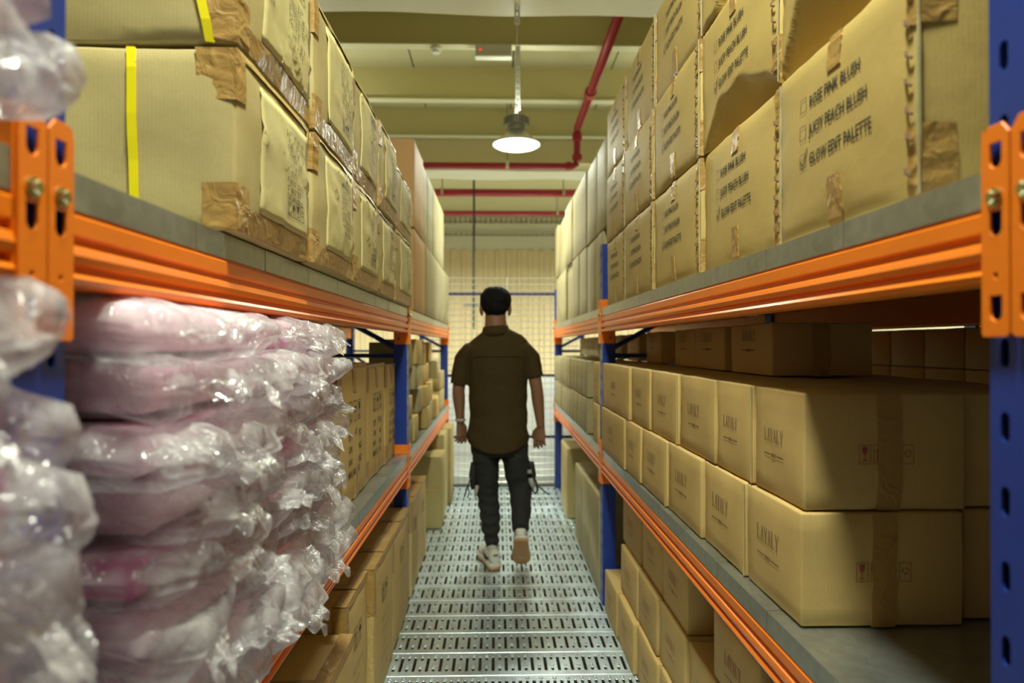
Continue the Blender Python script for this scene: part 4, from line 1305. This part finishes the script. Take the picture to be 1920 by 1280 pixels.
# emergency light box, smoke detector, loose strut
t = empty('exit_light_box', (-0.03, 5.55, HP - 0.02)); tag(t, 'white emergency light box with tiny red light under the ceiling', 'light box')
MB().box(-0.152, 0.152, -0.075, 0.0, -0.10, -0.002).build('box_body', M['white'], t)
MB().box(-0.14, 0.14, -0.078, -0.075, -0.092, -0.06).build('cover_panel', M['flange'], t)
MB().lathe([(0.0001, 0.006), (0.007, 0.004), (0.008, 0)], 10).build('red_light', M['led'], t, (-0.11, -0.079, -0.045), (PI / 2, 0, 0))
t = empty('smoke_detector', (-0.515, 5.55, HP - 0.012)); tag(t, 'round white smoke detector under the ceiling purlin', 'detector')
MB().lathe([(0.0001, 0), (0.05, 0), (0.05, -0.022), (0.042, -0.03)], 20).build('detector_base', M['flange'], t)
MB().lathe([(0.042, -0.03), (0.034, -0.036), (0.034, -0.052), (0.0001, -0.056)], 20).build('detector_head', M['white'], t)
t = empty('ceiling_strut', (0.14, 4.60, H + 2.25)); tag(t, 'perforated white strut hanging below the near draped sheet', 'strut')
mk('perforated_strip', plate2d('strip', [(-0.02, 0), (0.02, 0), (0.02, 0.60), (-0.02, 0.60)], [rrect(0, 0.03 + 0.045 * i, 0.01, 0.028, 2) for i in range(12)], 0.004), M['white'], t, (0, 0, 0), (PI / 2, 0, 0))
MB().tube([(0, 0, -0.14), (0, 0, 0)], 0.003, 6).build('wire', M['white'], t)

# ------------------------------------------------------------------ wire fence at the end of the aisle
fc = empty('wire_fence', (0, FENCE_Y, 0)); tag(fc, 'wire mesh fence with dark blue rails closing the aisle', 'fence')
FX0, FX1, FZ = -0.75, 0.85, 2.06
hm_ = MB().tube([(0, 0, 0), (FX1 - FX0, 0, 0)], 0.0048, 6).mesh('wire')
vm_ = MB().tube([(0, 0, 0), (0, 0, FZ)], 0.0016, 6).mesh('wire')
z = 0.03
while z < FZ:
    mk('wire', hm_, M['wire'], fc, (FX0, 0, z)); z += 0.0612
x = FX0
while x < FX1 + 0.001:
    mk('wire', vm_, M['wire_thin'], fc, (x, 0.006, 0)); x += 0.0612
for zz in (1.895, 1.085, 0.475):
    MB().box(FX0, FX1, 0.012, 0.037, zz - 0.013, zz + 0.013).build('rail', M['navy'], fc)
for xx in (FX0, FX1, 0.10):
    MB().box(xx - 0.004, xx + 0.004, 0.038, 0.046, 0, FZ).build('stay', M['wire'], fc) if xx == 0.10 else MB().box(xx - 0.02, xx + 0.02, 0.012, 0.05, 0, FZ + 0.02).build('fence_post', M['navy'], fc)

# ------------------------------------------------------------------ the walking man
PX, PY = -0.005, 4.14
S = 4.10 / F                                # metres per picture pixel at his distance
def wx(px_): return (px_ - VPX) * S - PX     # local x from a column
def wz(py_): return H + (VPY - py_) * S      # height from a row

def loft(mb, rings, n=18, refv=None):
    """rings: (centre, half-width x, half-width y, axis) ; axis = direction of the limb"""
    k = len(mb.v); first = True
    cs = [Vector(r[0]) for r in rings]
    for i, r in enumerate(rings):
        if len(r) > 3 and r[3] is not None: ax = Vector(r[3]).normalized()
        else: ax = (cs[min(i + 1, len(cs) - 1)] - cs[max(i - 1, 0)]).normalized()
        ref = Vector(refv) if refv else (Vector((1, 0, 0)) if abs(ax.x) < 0.8 else Vector((0, 0, 1)))
        u = (ref - ax * ref.dot(ax)).normalized(); v = ax.cross(u)
        for q in range(n):
            a = 2 * PI * q / n
            mb.v.append(tuple(cs[i] + u * (r[1] * math.cos(a)) + v * (r[2] * math.sin(a))))
    for i in range(len(rings) - 1):
        for q in range(n):
            q2 = (q + 1) % n
            mb.f.append((k + i * n + q, k + i * n + q2, k + (i + 1) * n + q2, k + (i + 1) * n + q))
    mb.f.append(tuple(k + q for q in range(n - 1, -1, -1)))
    mb.f.append(tuple(k + (len(rings) - 1) * n + q for q in range(n)))

def ball(mb, c, rx, ry, rz, n=16):
    prof = [(max(0.0005, math.sin(PI * i / 12)), -math.cos(PI * i / 12)) for i in range(13)]
    k = len(mb.v)
    mb.lathe(prof, n)
    for i in range(k, len(mb.v)):
        p = mb.v[i]; mb.v[i] = (c[0] + p[0] * rx, c[1] + p[1] * ry, c[2] + p[2] * rz)
    mb.f.append(tuple(k + q for q in range(n - 1, -1, -1))); mb.f.append(tuple(k + 12 * n + q for q in range(n)))

def fuse(mb, voxel, smooth_it, name):
    me = mb.mesh('tmp')
    bm = bmesh.new(); bm.from_mesh(me); bmesh.ops.recalc_face_normals(bm, faces=bm.faces); bm.to_mesh(me); bm.free()
    ob = bpy.data.objects.new('tmp', me); COL.objects.link(ob)
    md = ob.modifiers.new('r', 'REMESH'); md.mode = 'VOXEL'; md.voxel_size = voxel
    ms = ob.modifiers.new('s', 'SMOOTH'); ms.factor = 0.5; ms.iterations = smooth_it
    dg = bpy.context.evaluated_depsgraph_get()
    out = bpy.data.meshes.new_from_object(ob.evaluated_get(dg), depsgraph=dg)
    bpy.data.objects.remove(ob); bpy.data.meshes.remove(me)
    out.name = name
    out.polygons.foreach_set('use_smooth', [True] * len(out.polygons))
    return out

def tweak(me, fn):
    for v in me.vertices:
        v.co = fn(Vector(v.co))
    me.update()

hx = wx(929)
mb = MB()
# head, face and neck (he looks along +y)
ball(mb, (hx, 0.005, 1.642), 0.077, 0.096, 0.108)
ball(mb, (hx, 0.035, 1.575), 0.062, 0.066, 0.066)
ball(mb, (hx, 0.075, 1.535), 0.034, 0.028, 0.024)
loft(mb, [((hx, 0.095, 1.645), 0.010, 0.010), ((hx, 0.108, 1.612), 0.014, 0.013), ((hx, 0.100, 1.600), 0.017, 0.010)], 10)
ball(mb, (hx, 0.090, 1.573), 0.024, 0.012, 0.007); ball(mb, (hx, 0.090, 1.561), 0.022, 0.013, 0.008)
for s in (-1, 1):
    ball(mb, (hx + s * 0.031, 0.088, 1.640), 0.013, 0.010, 0.009)
    ball(mb, (hx + s * 0.032, 0.092, 1.660), 0.022, 0.010, 0.006)
    # ear: shell with lobe
    ball(mb, (hx + s * 0.090, -0.006, 1.612), 0.012, 0.021, 0.034); ball(mb, (hx + s * 0.086, 0.002, 1.583), 0.009, 0.012, 0.014)
loft(mb, [((hx, 0.0, 1.60), 0.064, 0.068), ((hx, -0.008, 1.545), 0.066, 0.066), ((hx + 0.003, -0.012, 1.49), 0.072, 0.068), ((hx + 0.005, -0.01, 1.44), 0.095, 0.07)])
# trunk under the clothes
tx = wx(934)
loft(mb, [((tx, 0, 1.45), 0.10, 0.06), ((tx, 0, 1.36), 0.150, 0.080), ((tx, 0, 1.22), 0.160, 0.10), ((tx, 0, 1.0), 0.145, 0.09), ((tx, 0, 0.85), 0.16, 0.10), ((tx, 0, 0.74), 0.15, 0.10)])
LA = [(wx(871), 0.0, 1.375), (wx(859), 0.005, 1.105), (wx(862), 0.045, 0.895)]
RA = [(wx(993), 0.0, 1.380), (wx(1007), -0.01, 1.110), (wx(1015), 0.02, 0.872)]
def arm(mb, A):
    a, b, c = [Vector(p) for p in A]
    loft(mb, [(a.lerp(b, 0.12), 0.036, 0.036), (a.lerp(b, 0.5), 0.043, 0.045), (a.lerp(b, 0.9), 0.040, 0.041), (b, 0.039, 0.040), (b.lerp(c, 0.25), 0.040, 0.039), (b.lerp(c, 0.6), 0.033, 0.033), (c, 0.025, 0.029)])
arm(mb, LA); arm(mb, RA)
def hand(mb, wrist, d, across, side):
    """wrist, direction of the hand, direction across the knuckles (index to little finger)"""
    w_, d, a = Vector(wrist), Vector(d).normalized(), Vector(across).normalized()
    a = (a - d * a.dot(d)).normalized(); nrm = d.cross(a).normalized() * side
    # palm: flattened
    for t, hw, ht in ((0.0, 0.024, 0.020),): pass
    k = len(mb.v); n = 14
    rings = ((-0.015, 0.024, 0.021), (0.015, 0.030, 0.018), (0.05, 0.039, 0.016), (0.08, 0.040, 0.014), (0.092, 0.037, 0.012))
    for (t, hw, ht) in rings:
        for q in range(n):
            an = 2 * PI * q / n
            mb.v.append(tuple(w_ + d * t + a * (hw * math.cos(an)) + nrm * (ht * math.sin(an))))
    for i in range(len(rings) - 1):
        for q in range(n):
            q2 = (q + 1) % n
            mb.f.append((k + i * n + q, k + i * n + q2, k + (i + 1) * n + q2, k + (i + 1) * n + q))
    mb.f.append(tuple(k + q for q in range(n - 1, -1, -1))); mb.f.append(tuple(k + (len(rings) - 1) * n + q for q in range(n)))
    for i, (ln, cv, rr) in enumerate(((0.072, 0.30, 0.0092), (0.080, 0.42, 0.0095), (0.074, 0.52, 0.0090), (0.058, 0.62, 0.0080))):
        base = w_ + d * 0.082 + a * (-0.030 + i * 0.0205)
        p = [base]; ang = cv * 0.6; dirv = d + a * (i - 1.5) * 0.05
        for seg in (0.45, 0.30, 0.25):
            st = (dirv.normalized() * math.cos(ang) + nrm * math.sin(ang)) * ln * seg
            p.append(p[-1] + st); ang += cv
        loft(mb, [(p[0] - d * 0.02, rr, rr), (p[0], rr * 1.08, rr * 1.08), (p[1], rr, rr), (p[2], rr * 0.92, rr * 0.92), (p[3], rr * 0.62, rr * 0.62)], 10)
    b = w_ + d * 0.02 - a * 0.024 + nrm * 0.006
    t1 = b + (d * 0.55 - a * 0.62 + nrm * 0.45).normalized() * 0.036
    t2 = t1 + (d * 0.85 - a * 0.28 + nrm * 0.4).normalized() * 0.032
    t3 = t2 + (d * 0.95 + nrm * 0.3).normalized() * 0.024
    loft(mb, [(b, 0.014, 0.014), (t1, 0.0115, 0.0115), (t2, 0.0105, 0.0105), (t3, 0.0065, 0.0065)], 10)
# both palms face back and inwards; thumbs toward the body
hand(mb, LA[2], (0.10, 0.10, -1), (-0.75, -0.55, 0), 1)
hand(mb, RA[2], (-0.10, -0.02, -1), (0.85, -0.35, 0), -1)
# legs inside the trousers
LL = [(wx(911), 0.0, 0.80), (wx(913), 0.055, 0.43), (wx(922), 0.045, 0.09)]
RL = [(wx(964), 0.0, 0.80), (wx(977), 0.03, 0.45), (wx(974), -0.19, 0.30)]
for A in (LL, RL):
    a, b, c = [Vector(p) for p in A]
    loft(mb, [(a, 0.07, 0.075), (a.lerp(b, 0.5), 0.062, 0.064), (b, 0.048, 0.05), (b.lerp(c, 0.4), 0.045, 0.046), (c, 0.032, 0.035)])
me = fuse(mb, 0.0042, 5, 'person')
man = mk('person', me, M['skin'], None, (PX, PY, 0))
tag(man, 'man in dark olive short-sleeved shirt and black trousers walking away down the aisle', 'person')

# hair
mb = MB()
ball(mb, (hx, -0.012, 1.666), 0.101, 0.106, 0.092, 24)
ball(mb, (hx, -0.022, 1.628), 0.083, 0.094, 0.070, 24)
me = fuse(mb, 0.005, 3, 'hair')
def hair_t(p):
    d = (p - Vector((hx, -0.01, 1.65))); n = d.normalized()
    p = p + n * (0.006 * noise.noise(p * 26) + 0.004 * noise.noise(Vector((p.x * 90, p.y * 90, p.z * 25))))
    if p.z < 1.66 and p.y > 0.035: p.y = 0.035 + (p.y - 0.035) * 0.15
    if p.z < 1.60:                                       # faded nape
        f = max(0.0, (1.60 - p.z) / 0.06)
        p.x = hx + (p.x - hx) * (1 - 0.14 * min(1, f)); p.y = p.y * (1 - 0.10 * min(1, f))
    return p
tweak(me, hair_t)
mk('hair', me, M['hair'], man)

# shirt
mb = MB()
loft(mb, [((tx, -0.004, 0.722), 0.194, 0.146), ((tx, -0.003, 0.80), 0.192, 0.142), ((tx, 0.0, 0.95), 0.181, 0.122), ((tx, 0.0, 1.10), 0.184, 0.120), ((tx, 0, 1.22), 0.192, 0.124),
          ((tx - 0.002, -0.005, 1.32), 0.200, 0.116), ((tx - 0.004, -0.008, 1.375), 0.200, 0.098), ((tx - 0.005, -0.009, 1.408), 0.186, 0.088), ((tx - 0.008, -0.01, 1.436), 0.155, 0.080), ((hx + 0.006, -0.01, 1.459), 0.118, 0.078), ((hx + 0.004, -0.008, 1.482), 0.082, 0.076)], 28)
loft(mb, [((hx + 0.004, -0.008, 1.452), 0.092, 0.084), ((hx + 0.002, -0.012, 1.482), 0.080, 0.079), ((hx, -0.012, 1.508), 0.076, 0.076)], 24)     # collar
def sleeve(mb, A, t_end, r_end):
    a, b, _ = [Vector(p) for p in A]
    s = -1 if a.x < 0 else 1
    loft(mb, [(a + Vector((-s * 0.085, 0, -0.010)), 0.085, 0.046, (s, 0, -0.3)), (a + Vector((-s * 0.035, 0, -0.022)), 0.080, 0.054, (s, 0, -0.7)), (a + Vector((-s * 0.006, 0, -0.052)), 0.072, 0.056, (s * 0.5, 0, -1)),
              (a.lerp(b, 0.28), 0.066, 0.056), (a.lerp(b, 0.5), 0.062, 0.057), (a.lerp(b, t_end), r_end + 0.004, r_end)], 20, (0, 1, 0))
sleeve(mb, LA, 0.86, 0.058); sleeve(mb, RA, 0.72, 0.056)
me = fuse(mb, 0.006, 3, 'shirt')
def shirt_t(p):
    q = p - Vector((tx, 0, 0))
    inside = abs(q.x) < 0.205 and p.z < 1.30
    n = Vector((q.x, q.y * 1.6, 0)); n = n.normalized() if n.length > 1e-5 else Vector((0, 0, 0))
    # sagging diagonal folds in the small of the back, soft folds elsewhere
    w_ = noise.noise(Vector((p.x * 5 + p.z * 3.0, p.y * 4, p.z * 11))) * 0.011 * min(1, max(0.25, (1.25 - p.z) / 0.3))
    w_ += noise.noise(p * 24) * 0.0025
    p = p + n * w_
    if p.z < 0.86 and abs(q.x) < 0.215:
        up = 0.060 * min(1.0, (abs(q.x) / 0.19)) ** 2.2
        f = (0.86 - p.z) / 0.14
        p.z += up * max(0, min(1, f))
    return p
tweak(me, shirt_t)
sh = mk('shirt', me, M['shirt'], man)
# yoke seam, collar fold, sleeve hems
mb = MB()
mb.tube([(tx + x, -0.127 + 0.55 * x * x * 2.2 + 0.004, 1.318 + 0.0 * x) for x in np.linspace(-0.15, 0.15, 13)], 0.0022, 6)
mb.build('yoke_seam', M['shirt'], sh)
mb = MB()
loft(mb, [((hx + 0.003, -0.010, 1.455), 0.097, 0.090), ((hx + 0.002, -0.012, 1.480), 0.086, 0.085), ((hx, -0.012, 1.506), 0.079, 0.079)], 28)
mb.build('collar', M['shirt'], sh, smooth=True)

# trousers
mb = MB()
loft(mb, [((tx, 0, 0.90), 0.165, 0.11), ((tx, 0, 0.78), 0.178, 0.122), ((tx, 0.0, 0.70), 0.172, 0.115)], 24)
loft(mb, [((wx(910), 0.0, 0.80), 0.088, 0.105), ((wx(911), 0.01, 0.683), 0.087, 0.10), ((wx(913), 0.04, 0.545), 0.080, 0.088), ((wx(914), 0.055, 0.43), 0.068, 0.074),
          ((wx(918), 0.048, 0.30), 0.064, 0.068), ((wx(921), 0.045, 0.20), 0.056, 0.060), ((wx(922), 0.045, 0.135), 0.047, 0.052), ((wx(922), 0.045, 0.105), 0.046, 0.050)])
loft(mb, [((wx(963), 0.0, 0.80), 0.088, 0.105), ((wx(966), 0.02, 0.683), 0.087, 0.10), ((wx(972), 0.035, 0.555), 0.083, 0.088), ((wx(977), 0.03, 0.455), 0.072, 0.078),
          ((wx(977), -0.07, 0.385), 0.063, 0.070), ((wx(975), -0.15, 0.325), 0.056, 0.062), ((wx(974), -0.205, 0.285), 0.050, 0.054)])
me = fuse(mb, 0.006, 3, 'trousers')
def trou_t(p):
    k = 0.3 + 0.9 * max(0, min(1, (0.55 - p.z) / 0.3))
    c = Vector((wx(916) if p.x < wx(938) else wx(972), 0.04, p.z))
    n = (p - c); n.z = 0; n = n.normalized() if n.length > 1e-5 else n
    ring = math.sin(p.z * 95 + 3.0 * noise.noise(Vector((p.x * 9, p.y * 9, p.z * 4)))) * 0.0042 * k
    return p + n * (ring + 0.008 * noise.noise(p * 11) + 0.004 * noise.noise(Vector((p.x * 14, p.y * 14, p.z * 34))))
tweak(me, trou_t)
tr_ = mk('trousers', me, M['trouser'], man)
# cargo pockets, light patches, hanging cords
def pocket(cx, cy, cz, s):
    mb = MB(); loft(mb, [((cx, cy, cz + 0.075), 0.020, 0.055), ((cx + s * 0.006, cy, cz), 0.026, 0.062), ((cx, cy, cz - 0.08), 0.020, 0.056)], 12)
    return mb.build('cargo_pocket', M['trouser'], tr_, smooth=True)
pocket(wx(997), 0.03, wz(893), 1); pocket(wx(888), 0.02, wz(893), -1)
def patch(px_, py_, w_, h_, yy, tilt):
    mb = MB(); loft(mb, [((wx(px_), yy, wz(py_) + h_ / 2), w_, 0.022), ((wx(px_) + tilt, yy, wz(py_)), w_ * 0.9, 0.022), ((wx(px_) + tilt * 2.2, yy, wz(py_) - h_ / 2), w_ * 0.35, 0.018)], 12)
    mb.build('light_patch', M['patch'], tr_, smooth=True)
patch(996, 908, 0.020, 0.075, -0.012, 0.006); patch(894, 922, 0.014, 0.075, -0.012, -0.004)
mb = MB()
for q in range(3): mb.box(wx(989) + q * 0.009, wx(989) + q * 0.009 + 0.0065, -0.062, -0.058, wz(886), wz(879))
mb.build('pocket_print', M['patch'], tr_)
mb = MB()
mb.tube([(wx(886), -0.03, wz(890)), (wx(880), -0.045, wz(902)), (wx(876), -0.05, wz(914)), (wx(871), -0.05, wz(930))], 0.0042, 6)
mb.tube([(wx(877), -0.05, wz(908)), (wx(880), -0.052, wz(920)), (wx(877), -0.05, wz(932))], 0.0036, 6)
mb.build('cord', M['black'], tr_)
mb = MB()
mb.tube([(wx(998), -0.04, wz(888)), (wx(1005), -0.055, wz(903)), (wx(1008), -0.06, wz(917)), (wx(1003), -0.06, wz(924)), (wx(998), -0.05, wz(918))], 0.0065, 6)
mb.tube([(wx(1006), -0.055, wz(908)), (wx(1018), -0.07, wz(917)), (wx(1029), -0.075, wz(925))], 0.0042, 6)
mb.build('strap', M['black'], tr_)

# wrist band
mb = MB(); c = Vector(LA[2]) + Vector((0, -0.005, 0.018))
mb.lathe([(0.031, -0.008), (0.034, -0.006), (0.034, 0.006), (0.031, 0.008)], 20, c); mb.build('wristband', M['patch'], man, smooth=True)

# sneakers: local y = towards the toe, z up, heel at y = 0
SOLE = [(-0.030, 0.004), (-0.036, 0.03), (-0.036, 0.08), (-0.034, 0.12), (-0.042, 0.17), (-0.048, 0.21), (-0.042, 0.255), (-0.022, 0.284), (0.004, 0.290), (0.028, 0.278), (0.044, 0.245), (0.047, 0.205), (0.041, 0.16), (0.035, 0.11), (0.036, 0.06), (0.034, 0.025), (0.022, 0.002), (0.0, -0.005), (-0.018, -0.003)]
def upper_mesh():
    mb = MB()
    loft(mb, [((0, -0.004, 0.060), 0.020, 0.028, (0, 1, 0)), ((0, 0.012, 0.064), 0.031, 0.042, (0, 1, 0)), ((0, 0.05, 0.068), 0.036, 0.050, (0, 1, 0)), ((0, 0.09, 0.066), 0.037, 0.050, (0, 1, 0)),
              ((-0.001, 0.13, 0.058), 0.037, 0.044, (0, 1, 0)), ((-0.002, 0.18, 0.048), 0.043, 0.034, (0, 1, 0)), ((-0.002, 0.225, 0.044), 0.045, 0.028, (0, 1, 0)), ((0.0, 0.265, 0.042), 0.036, 0.022, (0, 1, 0)), ((0.002, 0.285, 0.040), 0.018, 0.012, (0, 1, 0))], 20)
    return fuse(mb, 0.0045, 3, 'sneaker')
UPM = upper_mesh()
def sneaker(loc, rot, k=1.12, mirror=1):
    o = mk('sneaker', UPM, M['sneaker'], man, loc, rot); o.scale = (k * mirror, k, k)
    mk('outsole', plate2d('outsole', SOLE, [], 0.014, 0.003), M['gum'], o, (0, 0, 0.007))
    mk('midsole', plate2d('midsole', [(x * 1.04, y_ * 1.01) for (x, y_) in SOLE], [], 0.022, 0.004), M['sneaker'], o, (0, 0, 0.0245))
    # curved dark side flash on both flanks and a small dark heel print
    for sd in (-1, 1):
        up_ = [(0.020, 0.064), (0.05, 0.060), (0.09, 0.062), (0.13, 0.072), (0.165, 0.078)]
        lo_ = [(0.020, 0.054), (0.05, 0.043), (0.085, 0.043), (0.125, 0.060), (0.165, 0.078)]
        wdt = [0.0365, 0.040, 0.0415, 0.041, 0.038]
        v = [(sd * w_, a, b) for w_, (a, b) in zip(wdt, up_)] + [(sd * (w_ + 0.001), a, b) for w_, (a, b) in zip(wdt, lo_)]
        MB().add(v, [(q, q + 1, q + 6, q + 5) for q in range(4)]).build('side_flash', M['black'], o)
    mb = MB()
    for q in range(4): mb.box(-0.013 + q * 0.007, -0.0085 + q * 0.007, -0.010, -0.004, 0.078, 0.086)
    mb.build('heel_print', M['ink'], o)
    mb = MB(); mb.lathe([(0.033, 0.0), (0.034, 0.012), (0.030, 0.016)], 18, (0, 0.055, 0.098)); mb.build('ankle_collar', M['patch'], o, smooth=True)
    return o
sneaker((wx(929), -0.085, 0.0035), (0, 0, math.radians(14)), 1.12)
rs = sneaker((wx(974), -0.262, 0.232), (math.radians(-42), 0, math.radians(-3)), 1.12, -1)
mb = MB(); mb.lathe([(0.0001, -0.0012), (0.016, -0.001), (0.0165, 0.0)], 16, (0, 0, 0))
for i in range(len(mb.v)): mb.v[i] = (mb.v[i][0] * 1.1, mb.v[i][1] * 0.7 + 0.20, mb.v[i][2])
mb.build('sole_badge', M['patch'], rs)
